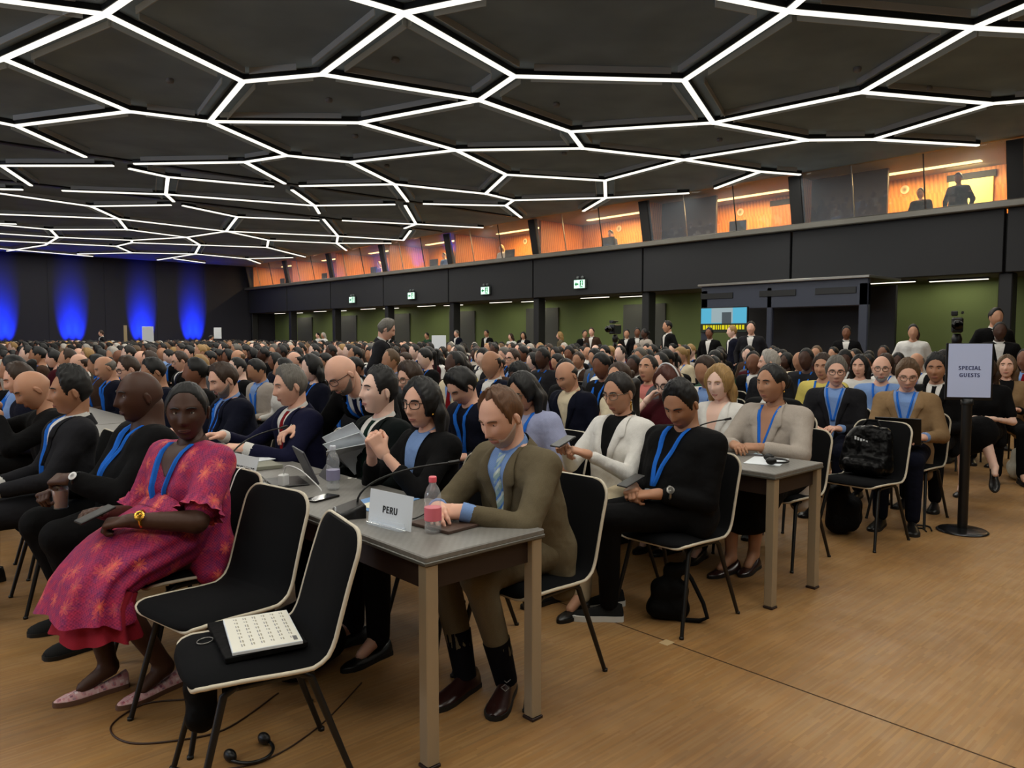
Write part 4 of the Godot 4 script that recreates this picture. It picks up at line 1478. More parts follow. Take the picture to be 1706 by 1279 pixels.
func people() -> void:
	mat("brown_leather", Color(0.16, 0.07, 0.055), 0.28, {"coat": 0.4})
	mat("white_rubber", Color(0.85, 0.85, 0.83), 0.6)
	mat("suede_black", Color(0.03, 0.03, 0.032), 0.95)
	cloth("wool_navy_bright", Color(0.085, 0.09, 0.19))
	cloth("wool_bottle", Color(0.05, 0.075, 0.075))
	var stripes := Image.create(64, 64, false, Image.FORMAT_RGB8)
	for y in 64:
		for x in 64:
			var k := (x + y) % 32
			stripes.set_pixel(x, y, Color(0.55, 0.66, 0.66) if k < 14 else (Color(0.25, 0.47, 0.8) if k < 22 else Color(0.8, 0.84, 0.8)))
	mat("tie_striped", Color(1, 1, 1), 0.6, {"tex": ImageTexture.create_from_image(stripes), "tri": 9.0})
	# --- front table
	var peru := who(2.25, 2.33, "bearded man in an olive suit and striped tie with hands on the table", "wool_olive", "wool_olive", "skin_fair", "recede", "auburn", {"lod": 0, "lean": 17.0, "hpitch": 26.0, "hyaw": 6.0, "shirt": "cotton_blue", "tie": "tie_striped", "hl": V(0.09, 0.785, 0.47), "hr": V(-0.03, 0.785, 0.5), "dl": V(-0.75, -0.05, 0.6), "dr": V(0.75, -0.02, 0.55), "ul": V(0.5, 0.8, 0.3), "ur": V(-0.3, 0.9, 0.2), "pl": V(0.6, -0.4, -0.3), "pr": V(-0.6, -0.4, -0.3), "gl": "grip", "gr": "relaxed", "beard": "stubble", "beardth": 0.002, "shut": 0.85, "thick": 0.008, "top": 0.02, "kl": V(0.12, 0.525, 0.42), "kr": V(-0.14, 0.525, 0.40), "al": V(0.12, 0.1, 0.27), "ar_": V(-0.02, 0.1, 0.37), "fl": 34.0, "fr": 12.0, "ankle": 0.1, "shoe_m": "brown_leather", "girth": 1.04, "wide": 1.04, "flap": 1.6})
	for s in [0.035, 0.075]:
		buckle(peru, V(0.12 + s * 0.7, 0.098 - s * 0.35, 0.27 + s * 0.8))
	for s in [-1.0, 1.0]:
		var sk := G.new()
		sk.tube([V(0.12 if s > 0 else -0.02, 0.06, 0.27 if s > 0 else 0.37), V(0.12 if s > 0 else -0.06, 0.25, 0.325 if s > 0 else 0.38)], [0.046, 0.056], 12)
		part("sock", sk, cloth("sock_navy", Color(0.03, 0.03, 0.05)), peru)
	var glw := woman(2.22, 2.98, "woman in black with glasses and dark bob, hands clasped before her chin", "wool_black", "wool_black", "skin_fair", "bob", "black", {"lod": 0, "lean": 9.0, "hyaw": 12.0, "hpitch": 6.0, "glasses": "glasses_dark", "hl": V(0.07, 0.93, 0.37), "hr": V(-0.02, 0.93, 0.37), "dl": V(-0.3, 0.8, 0.35), "dr": V(0.35, 0.8, 0.35), "ul": V(0.8, 0.1, 0.5), "ur": V(-0.8, 0.1, 0.5), "pl": V(0.5, -0.9, 0.3), "pr": V(-0.5, -0.9, 0.3), "gl": "fist", "gr": "grip", "shirt": "cotton_blue", "vee": 0.055, "lapel": false, "sleeve": 0.6, "hairlen": 0.22, "shut": 0.3})
	earring(glw, 0.02)
	var gt := who(2.24, 3.5, "young man in dark suit with a green tie looking up at the stage", "wool_bottle", "wool_black", "skin_pale", "crop", "black", {"lod": 0, "lean": 2.0, "hyaw": -6.0, "hpitch": -4.0, "shirt": "cotton_white", "tie": "silk_green", "top": 0.028, "thick": 0.004, "wide": 0.96, "girth": 0.94, "shut": 0.1, "hl": V(0.12, 0.7, 0.3), "hr": V(-0.12, 0.7, 0.3)})
	var gy := who(2.2, 4.36, "grey-haired man in navy suit with a red tie, hands over papers", "wool_navy_bright", "wool_navy_bright", "skin_fair", "full", "grey", {"lod": 0, "lean": 7.0, "hyaw": -4.0, "hpitch": 10.0, "shirt": "cotton_white", "tie": "silk_red", "thick": 0.008, "top": 0.022, "hl": V(0.1, 0.81, 0.43), "hr": V(-0.16, 0.86, 0.46), "dl": V(-0.3, 0.1, 0.9), "dr": V(0.0, 0.1, 0.9), "pl": V(0.7, -0.7, -0.2), "shut": 0.6})
	var br := who(2.2, 5.38, "stocky man with short grey beard in navy suit and blue lanyard", "wool_navy", "wool_navy", "skin_fair", "short", "brown", {"lod": 0, "lean": 8.0, "hpitch": 20.0, "hyaw": 4.0, "shirt": "cotton_blue", "lanyard": "lanyard_blue", "tie": "silk_navy", "beard": "beard_grey", "beardth": 0.004, "girth": 1.16, "wide": 1.08, "hw": 1.06, "hl": V(0.12, 0.79, 0.42), "hr": V(-0.05, 0.79, 0.45), "shut": 0.8, "thick": 0.01})
	var bl := who(2.78, 4.12, "bald man with glasses bending over the table to hand out papers", "wool_black", "wool_black", "skin_fair", "none", "grey", {"lod": 0, "stand": true, "lean": 62.0, "hip": V(0, 0.9, 0), "hpitch": 38.0, "hyaw": 5.0, "shirt": "cotton_white", "tie": "silk_navy", "lanyard": "lanyard_blue", "lanlow": 0.22, "glasses": "glasses_dark", "beard": "beard_grey", "beardth": 0.002, "twist": 14.0, "hl": V(0.45, 0.88, 0.6), "hr": V(-0.1, 0.9, 0.72), "dl": V(0.1, -0.3, 0.9), "dr": V(0.3, -0.2, 0.9), "shut": 0.8, "coat": false})
	held_sheet("paper_bundle", bl, V(0.56, 0.92, 0.76), 0.75, "sheaf of white papers held by the bald man bending over the table")
	# --- front chairs
	pink_woman()
	var bg := who(1.14, 4.02, "large man in black with a blue lanyard holding an amber drink", "wool_black", "wool_black", "skin_dark", "none", "black", {"lod": 0, "lean": -3.0, "girth": 1.32, "wide": 1.18, "arm": 1.28, "leg": 1.18, "hw": 1.1, "hs": 1.06, "neck": 0.075, "hpitch": 4.0, "hyaw": 0.0, "lanyard": "lanyard_blue", "lanlow": 0.2, "badge": false, "upname": "sweater", "hl": V(0.1, 0.80, 0.34), "hr": V(-0.08, 0.72, 0.36), "dl": V(-0.7, -0.05, 0.5), "dr": V(0.5, 0.0, 0.6), "ul": V(0.4, 0.8, 0.2), "gl": "grip", "gr": "grip", "kl": V(0.16, 0.55, 0.4), "kr": V(-0.18, 0.55, 0.42), "al": V(0.13, 0.1, 0.27), "ar_": V(-0.18, 0.1, 0.27), "shoe": "boot", "shoe_m": "suede_black", "shut": 0.5, "jaw": 0.1, "lips": 0.2})
	watch(bg, V(0.135, 0.80, 0.315), V(-0.7, 0, 0.5), M.white_plastic)
	cup(V(0.775, 0.655, -4.0))
	who(0.93, 4.72, "young man in a dark suit with quiff and blue lanyard in profile", "wool_charcoal", "wool_charcoal", "skin_olive", "crop", "black", {"lod": 0, "lean": -9.0, "hpitch": 4.0, "hyaw": -4.0, "shirt": "cotton_white", "lanyard": "lanyard_blue", "top": 0.036, "thick": 0.004, "hl": V(0.1, 0.66, 0.33), "hr": V(-0.14, 0.66, 0.3), "shut": 0.3})
	var cm := who(1.08, 5.42, "bald man holding a camera with a white lens up to his face", "wool_black", "wool_black", "skin_tan", "none", "dark", {"lod": 1, "lean": 12.0, "hpitch": 30.0, "hl": V(0.08, 1.0, 0.36), "hr": V(-0.08, 1.04, 0.34), "gl": "grip", "gr": "grip", "dl": V(-0.3, 0.2, 0.9), "dr": V(0.3, 0.2, 0.9)})
	photo_camera(V(0.68, 0.98, -5.4), "black camera with a white lens held by the bald man")
	# --- chairs before the second table
	var bs := who(3.25, 2.27, "man in a black shirt with blue lanyard looking down at his phone", "wool_black", "wool_black", "skin_olive", "crop", "black", {"lod": 0, "upname": "shirt_black", "torso": 0.93, "lean": -5.0, "hpitch": 30.0, "hyaw": 10.0, "turn": -6.0, "lanyard": "lanyard_blue", "lanlow": 0.13, "lanx": -0.02, "girth": 1.1, "wide": 1.08, "top": 0.026, "thick": 0.005, "hl": V(0.06, 0.68, 0.24), "hr": V(-0.1, 0.69, 0.25), "dl": V(-0.7, -0.1, 0.6), "dr": V(0.6, -0.1, 0.7), "gl": "grip", "gr": "grip", "shut": 0.9, "kl": V(-0.08, 0.56, 0.43), "kr": V(-0.28, 0.52, 0.36), "al": V(-0.16, 0.1, 0.35), "ar_": V(-0.3, 0.1, 0.2), "fl": -42.0, "fr": -20.0, "shoe": "sneaker", "shoe_m": "suede_black", "sole_m": "white_rubber", "neck": 0.06, "flap": 0.6, "leg": 0.95})
	watch(bs, V(0.11, 0.69, 0.205), V(-0.6, 0.0, 0.7), M.steel)
	phone_held(bs, V(-0.06, 0.735, 0.30), "black smartphone in the hands of the man in a black shirt")
	var ww := woman(3.32, 2.74, "woman in a white trouser suit with round glasses holding a phone", "cotton_white", "cotton_cream", "skin_tan", "pony", "dark", {"lod": 0, "lean": -4.0, "hyaw": -2.0, "hpitch": 14.0, "shirt": "wool_black", "vee": 0.06, "glasses": "glasses_metal", "hl": V(0.06, 0.83, 0.34), "hr": V(-0.1, 0.84, 0.34), "dl": V(-0.5, 0.3, 0.8), "dr": V(0.4, 0.4, 0.8), "gl": "grip", "gr": "grip", "hairlen": 0.25, "shut": 0.6, "thick": 0.009, "girth": 0.95, "wide": 0.93, "flap": 1.8, "cuffs": false})
	earring(ww, 0.045)
	phone_held(ww, V(-0.02, 0.9, 0.44), "dark smartphone in the hands of the woman in white")
	woman(3.32, 3.38, "woman with long dark hair, pink glasses and lavender puffed sleeves", "cotton_lavender", "wool_black", "skin_tan", "long", "black", {"lod": 1, "lean": 12.0, "hpitch": 26.0, "glasses": "glasses_metal", "arm": 1.25, "sleeve": 0.4, "lanyard": "lanyard_blue", "hairlen": 0.38, "upname": "blouse"})
	who(3.34, 3.98, "man in navy with a thick black cap of hair bowed over papers", "wool_navy", "wool_navy", "skin_fair", "full", "black", {"lod": 1, "lean": 14.0, "hpitch": 40.0, "lanyard": "lanyard_blue", "thick": 0.022, "top": 0.03})
	woman(3.34, 4.78, "person with wavy brown hair and glasses behind the woman with the bob", "wool_charcoal", "wool_black", "skin_fair", "full", "brown", {"lod": 1, "glasses": "glasses_metal", "hpitch": 14.0, "thick": 0.02, "top": 0.032})
	# --- second table
	var be := woman(4.57, 2.44, "woman in a beige jacket with black hair tied back, hands on the table", "wool_beige", "wool_black", "skin_olive", "bun", "black", {"lod": 0, "lean": 6.0, "hyaw": -14.0, "hpitch": 4.0, "girth": 1.12, "wide": 1.04, "arm": 1.1, "hs": 1.0, "hw": 1.05, "torso": 1.0, "shirt": "skin_olive", "lanyard": "lanyard_blue", "lanlow": 0.2, "lapel": true, "cuffs": false, "hl": V(0.1, 0.785, 0.40), "hr": V(-0.06, 0.785, 0.42), "dl": V(-0.8, 0.0, 0.5), "dr": V(0.7, 0.0, 0.6), "ul": V(0.3, 0.9, 0.3), "pl": V(0.8, -0.6, -0.3), "pr": V(-0.8, -0.6, -0.3), "skirt": true, "hem": 0.42, "shut": 0.35, "al": V(0.04, 0.1, 0.34), "ar_": V(-0.02, 0.1, 0.5), "kl": V(0.1, 0.53, 0.4), "kr": V(-0.08, 0.53, 0.42), "shoe_m": "brown_leather", "flap": 1.6})
	earring(be, 0.02)
	woman(4.6, 2.86, "blonde woman with a chin-length bob and white jacket behind the beige jacket", "cotton_white", "wool_black", "skin_pale", "bob", "blond", {"lod": 1, "lean": 4.0, "hpitch": 10.0, "hyaw": 4.0, "shirt": "skin_pale", "hairlen": 0.14, "thick": 0.022, "top": 0.026})
	var rd := woman(4.56, 3.24, "red-haired woman in burgundy with a headset and purple glasses", "cotton_burgundy", "wool_black", "skin_pale", "long", "red", {"lod": 1, "lean": 6.0, "hpitch": 24.0, "glasses": "glasses_dark", "hairlen": 0.36, "thick": 0.022, "sleeve": 0.3, "hr": V(-0.1, 1.0, 0.2), "pr": V(-0.6, -0.8, 0.2)})
	band(rd)
	woman(4.56, 3.72, "woman with a brown ponytail and bare shoulder in cream", "cotton_cream", "wool_black", "skin_tan", "pony", "brown", {"lod": 1, "lean": 4.0, "hairlen": 0.3, "thick": 0.016, "sleeve": 0.0})
	who(4.58, 4.22, "balding man in navy suit with cream lapels bowing his head", "wool_navy", "wool_navy", "skin_tan", "bald", "dark", {"lod": 1, "lean": 10.0, "hpitch": 28.0, "shirt": "cotton_cream", "vee": 0.075})
	woman(4.5, 4.68, "woman with short black hair in blue and white florals, hand to face", "cotton_lavender", "wool_black", "skin_dark", "full", "black", {"lod": 1, "lean": 12.0, "hpitch": 28.0, "lanyard": "lanyard_blue", "hr": V(-0.05, 1.02, 0.24), "pr": V(-0.6, -0.8, 0.2), "arm": 1.1})
	# --- guests on the right
	var tn := who(6.36, 2.3, "sandy-haired man in a tan jacket with a laptop on his knees", "wool_tan", "wool_navy", "skin_fair", "full", "sandy", {"lod": 0, "turn": 14.0, "lean": 2.0, "hpitch": 18.0, "hyaw": 10.0, "shirt": "cotton_blue", "vee": 0.085, "veelow": 0.05, "lanyard": "lanyard_blue", "lanlow": 0.2, "badge": false, "glasses": "glasses_metal", "hl": V(0.16, 0.7, 0.34), "hr": V(-0.1, 0.7, 0.36), "shut": 0.9, "thick": 0.012, "flap": 1.8})
	laptop(tn, V(0.0, 0.66, 0.36))
	who(6.38, 2.88, "grey-haired man in a charcoal jacket and dark glasses holding a tablet", "wool_charcoal", "wool_navy", "skin_fair", "full", "grey", {"lod": 0, "turn": 16.0, "hyaw": 10.0, "hpitch": 6.0, "shirt": "cotton_blue", "vee": 0.08, "veelow": 0.04, "lanyard": "lanyard_blue", "lanlow": 0.2, "badge": false, "glasses": "glasses_dark", "hl": V(0.08, 0.7, 0.3), "hr": V(-0.14, 0.7, 0.32)})
	who(7.28, 2.86, "older man with thin grey hair in a pale blue shirt", "cotton_blue", "wool_charcoal", "skin_fair", "bald", "grey", {"lod": 1, "turn": 14.0, "hyaw": 8.0, "glasses": "glasses_metal", "upname": "shirt_blue", "lanyard": "lanyard_blue", "badge": false, "beard": "hair_white", "beardth": 0.002})
	who(7.26, 2.38, "young man with thick black hair in a black suit beside the sign", "wool_black", "wool_black", "skin_olive", "full", "black", {"lod": 1, "turn": 6.0, "torso": 1.04, "shirt": "cotton_white", "tie": "wool_black", "hyaw": 6.0, "thick": 0.012, "top": 0.03})
	woman(8.15, 2.24, "woman in black with bare crossed legs behind the sign stand", "wool_black", "wool_black", "skin_pale", "long", "brown", {"lod": 1, "turn": 10.0, "sleeve": 0.4, "skirt": true, "hem": 0.1, "kl": V(0.02, 0.6, 0.42), "al": V(0.14, 0.3, 0.55), "tl": 30.0, "hl": V(0.1, 0.7, 0.28), "hr": V(-0.05, 0.7, 0.3)})
	woman(9.02, 2.3, "woman with long light brown hair in a mustard jacket looking up", "wool_tan", "wool_black", "skin_fair", "long", "sandy", {"lod": 1, "turn": 22.0, "hyaw": -10.0, "hpitch": -6.0, "shirt": "wool_black", "lapel": false, "hairlen": 0.3, "hl": V(0.08, 0.72, 0.28)})
	woman(8.15, 3.42, "woman with long black hair and white blouse between the older man and guests", "cotton_white", "wool_black", "skin_fair", "long", "black", {"lod": 1, "turn": 10.0, "hairlen": 0.36})
	who(7.25, 3.95, "white-haired man in a grey-violet jacket seen from behind the beige jacket", "wool_charcoal", "wool_black", "skin_fair", "full", "white", {"lod": 1, "torso": 1.06, "hyaw": -50.0, "thick": 0.014})
	who(7.3, 3.42, "man with curly brown hair in a yellow shirt behind the charcoal jacket", "cotton_yellow", "wool_black", "skin_tan", "full", "brown", {"lod": 1, "turn": 10.0, "thick": 0.018, "lanyard": "lanyard_blue", "upname": "shirt_yellow"})
	# --- others one can pick out
	who(5.45, 4.14, "asian man with cropped grey-black hair in a light grey jacket", "wool_grey", "wool_black", "skin_tan", "crop", "dark", {"lod": 1, "hyaw": 4.0, "hpitch": -6.0, "torso": 1.02, "shirt": "cotton_pink"})
	woman(5.4, 6.75, "woman with long dark hair in a yellow jacket in the middle crowd", "cotton_yellow", "wool_black", "skin_tan", "long", "dark", {"lod": 1, "hpitch": 24.0, "lean": 4.0, "torso": 1.04, "arm": 1.2, "hairlen": 0.32})
	who(5.42, 6.16, "bald man with thin glasses before the navy suit", "wool_brown", "wool_black", "skin_tan", "bald", "dark", {"lod": 1, "hpitch": 10.0, "glasses": "glasses_metal"})
	who(6.38, 6.95, "fair man with glasses in a navy suit and blue lanyard, mid-crowd", "wool_navy", "wool_navy", "skin_fair", "short", "brown", {"lod": 1, "glasses": "glasses_dark", "shirt": "cotton_blue", "tie": "silk_navy", "lanyard": "lanyard_blue", "torso": 1.04})
	who(6.35, 5.4, "bald man wearing sunglasses in a white shirt, mid-crowd", "cotton_white", "wool_black", "skin_tan", "none", "dark", {"lod": 1, "glasses": "glasses_dark", "torso": 1.0, "upname": "shirt_white"})
	who(2.2, 7.7, "man with brown hair and glasses leaning behind the large man", "wool_charcoal", "wool_black", "skin_fair", "short", "brown", {"lod": 1, "glasses": "glasses_dark", "hpitch": 16.0, "lean": 8.0})
	who(2.2, 8.4, "bald man with blue lanyard bowing beside the brown-haired man", "wool_navy", "wool_black", "skin_tan", "bald", "grey", {"lod": 1, "hpitch": 24.0, "lean": 10.0, "lanyard": "lanyard_blue"})
	who(2.2, 6.95, "man with black hair and blue lanyard behind the large man's shoulder", "wool_navy", "wool_black", "skin_olive", "short", "black", {"lod": 1, "hpitch": 18.0, "lean": 8.0, "lanyard": "lanyard_blue"})
	who(3.34, 9.8, "man with glasses and receding brown hair in a black suit reading", "wool_black", "wool_black", "skin_fair", "recede", "brown", {"lod": 1, "hpitch": 18.0, "lean": 4.0, "glasses": "glasses_metal", "shirt": "cotton_white", "tie": "silk_navy"})
	who(1.12, 6.5, "young man with short brown hair at the picture's edge before the photographer", "wool_navy", "wool_black", "skin_fair", "short", "brown", {"lod": 1, "hpitch": 20.0, "lean": 6.0, "hs": 0.98})
	who(5.0, 7.96, "grey-haired man in a charcoal suit walking upright through the rows", "wool_charcoal", "wool_charcoal", "skin_fair", "full", "grey", {"lod": 1, "stand": true, "yaw": 0.9, "lean": 8.0, "hpitch": 22.0, "shirt": "cotton_white"})
	# --- standing at the back
	var group := "people standing along the back of the hall"
	var st := [[9.0, 36.9, "young man with curly hair in a dark shirt standing before the blue wall", "wool_charcoal", "skin_fair", "full", "brown", 1.02, 0.0],
		[12.0, 32.2, "woman in white with dark hair standing near the cream placard", "cotton_white", "skin_tan", "bun", "black", 0.9, 180.0],
		[17.2, 20.2, "man in a dark suit and white shirt standing by the exit door", "wool_black", "skin_olive", "short", "black", 1.0, 10.0],
		[17.2, 21.9, "man in a navy jacket and pale shirt standing beneath the second exit sign", "wool_navy", "skin_fair", "short", "grey", 1.0, 0.0],
		[17.0, 18.7, "woman with long hair in a white top standing left of the black pillar", "cotton_white", "skin_fair", "long", "brown", 0.92, 0.0],
		[16.8, 17.9, "person in a black shirt with bare arms standing at the black pillar", "wool_black", "skin_tan", "long", "black", 0.95, 30.0],
		[17.0, 16.4, "blonde woman in an olive dress standing before the green wall", "wool_olive", "skin_fair", "bob", "blond", 0.95, -40.0],
		[17.2, 15.6, "man in black talking with the blonde woman", "wool_black", "skin_tan", "short", "black", 0.98, 60.0],
		[17.0, 15.1, "taller man in a brown jacket next to the grey door", "wool_brown", "skin_fair", "short", "brown", 1.02, 20.0],
		[16.3, 13.2, "person in a black jacket standing before the grey door", "wool_black", "skin_tan", "short", "black", 0.98, 30.0],
		[15.6, 12.3, "man with a white collar in a black suit before the navy column", "wool_black", "skin_brown", "short", "black", 1.0, 40.0],
		[15.2, 11.7, "woman in a beige top with dark hair near the tripod", "wool_beige", "skin_dark", "bun", "black", 0.98, -20.0],
		[14.3, 10.35, "camera operator in black standing beside the tripod", "wool_black", "skin_tan", "short", "black", 1.08, -30.0],
		[14.2, 9.2, "man in a black suit and grey tie standing under the screen", "wool_black", "skin_brown", "short", "black", 0.98, 10.0],
		[14.0, 8.5, "fair-haired man in a navy suit seen in profile under the screen", "wool_navy", "skin_pale", "short", "blond", 1.0, -40.0],
		[13.4, 7.75, "dark-haired man in a charcoal suit with a badge beside the screen", "wool_charcoal", "skin_fair", "short", "black", 1.04, 20.0],
		[14.0, 6.15, "man in a black suit with white shirt before the dark cabin", "wool_black", "skin_brown", "short", "black", 0.98, 20.0],
		[14.0, 4.95, "man in a white top with a dark strap behind the guests", "cotton_white", "skin_dark", "crop", "black", 0.94, 10.0],
		[12.9, 4.6, "person in a white shirt reaching up behind the sign", "cotton_white", "skin_tan", "short", "black", 0.98, 20.0],
		[13.0, 3.5, "camera operator in black behind the tall tripod", "wool_black", "skin_tan", "short", "black", 1.12, 40.0],
		[11.2, 2.95, "person in black standing by the navy column at the right", "wool_black", "skin_dark", "crop", "black", 0.98, 20.0],
		[17.3, 26.5, "woman in black standing before the third green bay", "wool_black", "skin_fair", "long", "black", 0.94, 0.0],
		[17.3, 23.9, "dark-haired person in a green top before the second green bay", "cotton_green", "skin_tan", "short", "black", 0.95, 0.0],
		[17.2, 32.0, "person in a patterned shirt standing near the far pillar", "wool_grey", "skin_tan", "short", "black", 0.95, 0.0],
		[15.6, 29.0, "man wearing a white headdress and robe near the far pillar", "cotton_white", "skin_tan", "long", "white", 0.96, 0.0],
		[16.5, 31.2, "person in a white shirt standing by the far green bay", "cotton_white", "skin_fair", "short", "black", 0.96, 0.0]]
	for s in st:
		var o := {"lod": 2, "stand": true, "turn": s[8], "shirt": "cotton_white", "group": group, "size": s[7]}
		if s[3] in ["cotton_white", "cotton_green", "wool_olive", "wool_beige"]:
			o.erase("shirt")
		var p := who(s[0], s[1], s[2], s[3], "wool_black", s[4], s[5], s[6], o)
		p.scale = Vector3.ONE * s[7]
	# --- in the booths
	var bp := [[19.1, 5.95, 3.46, "man in a dark suit standing in the booth doorway light", "wool_charcoal", "skin_brown", "short", "black", true], [19.15, 6.75, 3.46, "seated interpreter beside the standing man in the booth", "wool_black", "skin_tan", "short", "black", false], [19.15, 16.2, 3.46, "interpreter with dark hair in the booth over the camera operator", "wool_grey", "skin_fair", "short", "black", false], [19.15, 21.6, 3.46, "blonde interpreter in the booth over the middle exit sign", "cotton_white", "skin_fair", "bob", "blond", false], [19.15, 25.2, 3.46, "interpreter in pale blue leaning on the desk of a far booth", "cotton_blue", "skin_fair", "short", "grey", false], [19.15, 30.2, 3.46, "interpreter with fair hair in a far booth", "cotton_cream", "skin_fair", "bob", "blond", false], [19.15, 39.6, 3.46, "interpreter sitting in the last booth", "wool_black", "skin_tan", "short", "black", false]]
	for b in bp:
		var o2 := {"lod": 2, "stand": b[8], "y": 3.46 if b[8] else 3.64, "legs": true, "group": "interpreters in the booths"}
		who(b[0], b[1], b[3], b[4], "wool_black", b[5], b[6], b[7], o2)

func buckle(p: Node3D, at: Vector3) -> void:
	var g := G.new()
	g.tube([at + V(-0.004, 0.008, -0.01), at + V(0.022, 0.004, -0.008), at + V(0.022, -0.002, 0.012), at + V(-0.004, 0.004, 0.012)], 0.0022, 6, true)
	part("buckle", g, M.steel, p)

func earring(p: Node3D, len: float) -> void:
	var hc: Vector3 = p.get_meta("_hc")
	var g := G.new()
	g.ball(Vector3.ZERO, Vector3.ONE * 0.006, Transform3D.IDENTITY, 8, 6)
	if len > 0.03:
		g.tube([V(0, 0, 0), V(0, -len * 0.5, 0), V(0, -len, 0)], [0.003, 0.006, 0.003], 8)
	part("earring", g, M.gold, p, Transform3D(Basis.IDENTITY, hc + V(0.083, -0.045, -0.005)))

func watch(p: Node3D, at: Vector3, dir: Vector3, m: Material) -> void:
	var g := G.new()
	var b := frame(dir, V(0, 1, 0))
	var pts: Array = []
	for k in 16:
		var a := TAU * k / 16
		pts.append(at + b * V(cos(a) * 0.034, sin(a) * 0.031, 0))
	g.tube(pts, 0.007, 6, true)
	var w := part("wrist_watch", g, M.steel if m == M.steel else (M.gold if m == M.gold else M.black_plastic), p)
	var f := G.new()
	f.lathe([Vector2(0, 0), Vector2(0.019, 0), Vector2(0.02, 0.006), Vector2(0.0, 0.008)], 14, Transform3D(frame(b.z, V(0.8, 0.5, 0.25)), at + frame(b.z, V(0.8, 0.5, 0.25)).y * 0.034))
	part("dial", f, m, w)

func band(p: Node3D) -> void:
	var hc: Vector3 = p.get_meta("_hc")
	var g := G.new()
	var pts: Array = []
	for k in 13:
		var a := PI * k / 12.0
		pts.append(hc + V(cos(a) * 0.105, sin(a) * 0.142, -0.01 + 0.03 * sin(a)))
	g.tube(pts, 0.006, 8)
	part("headset_band", g, M.white_plastic, p)

# a thing held in the hands: it stays a thing of its own
func held(p: Node3D, called: String, at: Vector3, label: String, cat: String) -> Node3D:
	var o := base(called, p.transform * at, p.rotation.y)
	tag(o, label, cat)
	return o

func phone_held(p: Node3D, at: Vector3, label: String) -> void:
	var o := held(p, "phone", at, label, "phone")
	var g := G.new()
	g.box(Vector3.ZERO, V(0.07, 0.14, 0.009), 0.003, Transform3D(Basis(Vector3.RIGHT, -1.25), Vector3.ZERO))
	part("phone_body", g, M.black_plastic, o)

func held_sheet(called: String, p: Node3D, at: Vector3, turn: float, label: String) -> void:
	var o := held(p, called, at, label, "papers")
	for k in 3:
		var g := G.new()
		g.box(V(0, -0.09, 0.0), V(0.21, 0.29, 0.003), 0.0, Transform3D(Basis(Vector3.UP, turn + 0.35 * k) * Basis(Vector3.RIGHT, 0.5 + 0.35 * k) * Basis(Vector3.BACK, 0.5), V(0.02 * k, -0.03 * k, 0.0)))
		part("sheet", g, M.paper, o)

func laptop(p: Node3D, at: Vector3) -> void:
	var o := held(p, "laptop", at, "dark laptop open on the knees of the man in the tan jacket", "laptop")
	var g := G.new()
	g.box(V(0, 0, 0), V(0.31, 0.016, 0.21), 0.004)
	part("keyboard", g, M.black_plastic, o)
	var s := G.new()
	s.box(V(0, 0.1, 0), V(0.31, 0.2, 0.009), 0.003, Transform3D(Basis(Vector3.RIGHT, 0.3), V(0, 0.005, 0.105)))
	part("screen_lid", s, M.black_plastic, o)

func cup(at: Vector3) -> void:
	var o := base("drink_cup", at)
	tag(o, "clear plastic cup of amber drink in the large man's hands", "cup")
	var g := G.new()
	g.lathe([Vector2(0, 0), Vector2(0.03, 0), Vector2(0.038, 0.11), Vector2(0.036, 0.11), Vector2(0.028, 0.004), Vector2(0, 0.004)], 18)
	part("cup_wall", g, M.clear_plastic, o)
	var d := G.new()
	d.lathe([Vector2(0, 0.005), Vector2(0.028, 0.005), Vector2(0.034, 0.085), Vector2(0, 0.085)], 18)
	part("drink", d, mat("amber_drink", Color(0.6, 0.32, 0.06), 0.15), o)

func photo_camera(at: Vector3, label: String) -> void:
	var o := base("photo_camera", at, -PI / 2)
	tag(o, label, "camera")
	var g := G.new()
	g.box(V(0, 0, 0), V(0.14, 0.1, 0.07), 0.012)
	g.box(V(0, 0.06, 0), V(0.05, 0.03, 0.05), 0.008)
	part("camera_body", g, M.black_plastic, o)
	var l := G.new()
	l.lathe([Vector2(0, 0), Vector2(0.036, 0), Vector2(0.036, 0.05), Vector2(0.04, 0.055), Vector2(0.04, 0.13), Vector2(0.034, 0.135), Vector2(0, 0.13)], 18, Transform3D(Basis(Vector3.RIGHT, PI / 2), V(0, 0, 0.035)))
	part("lens", l, M.white_plastic, o)

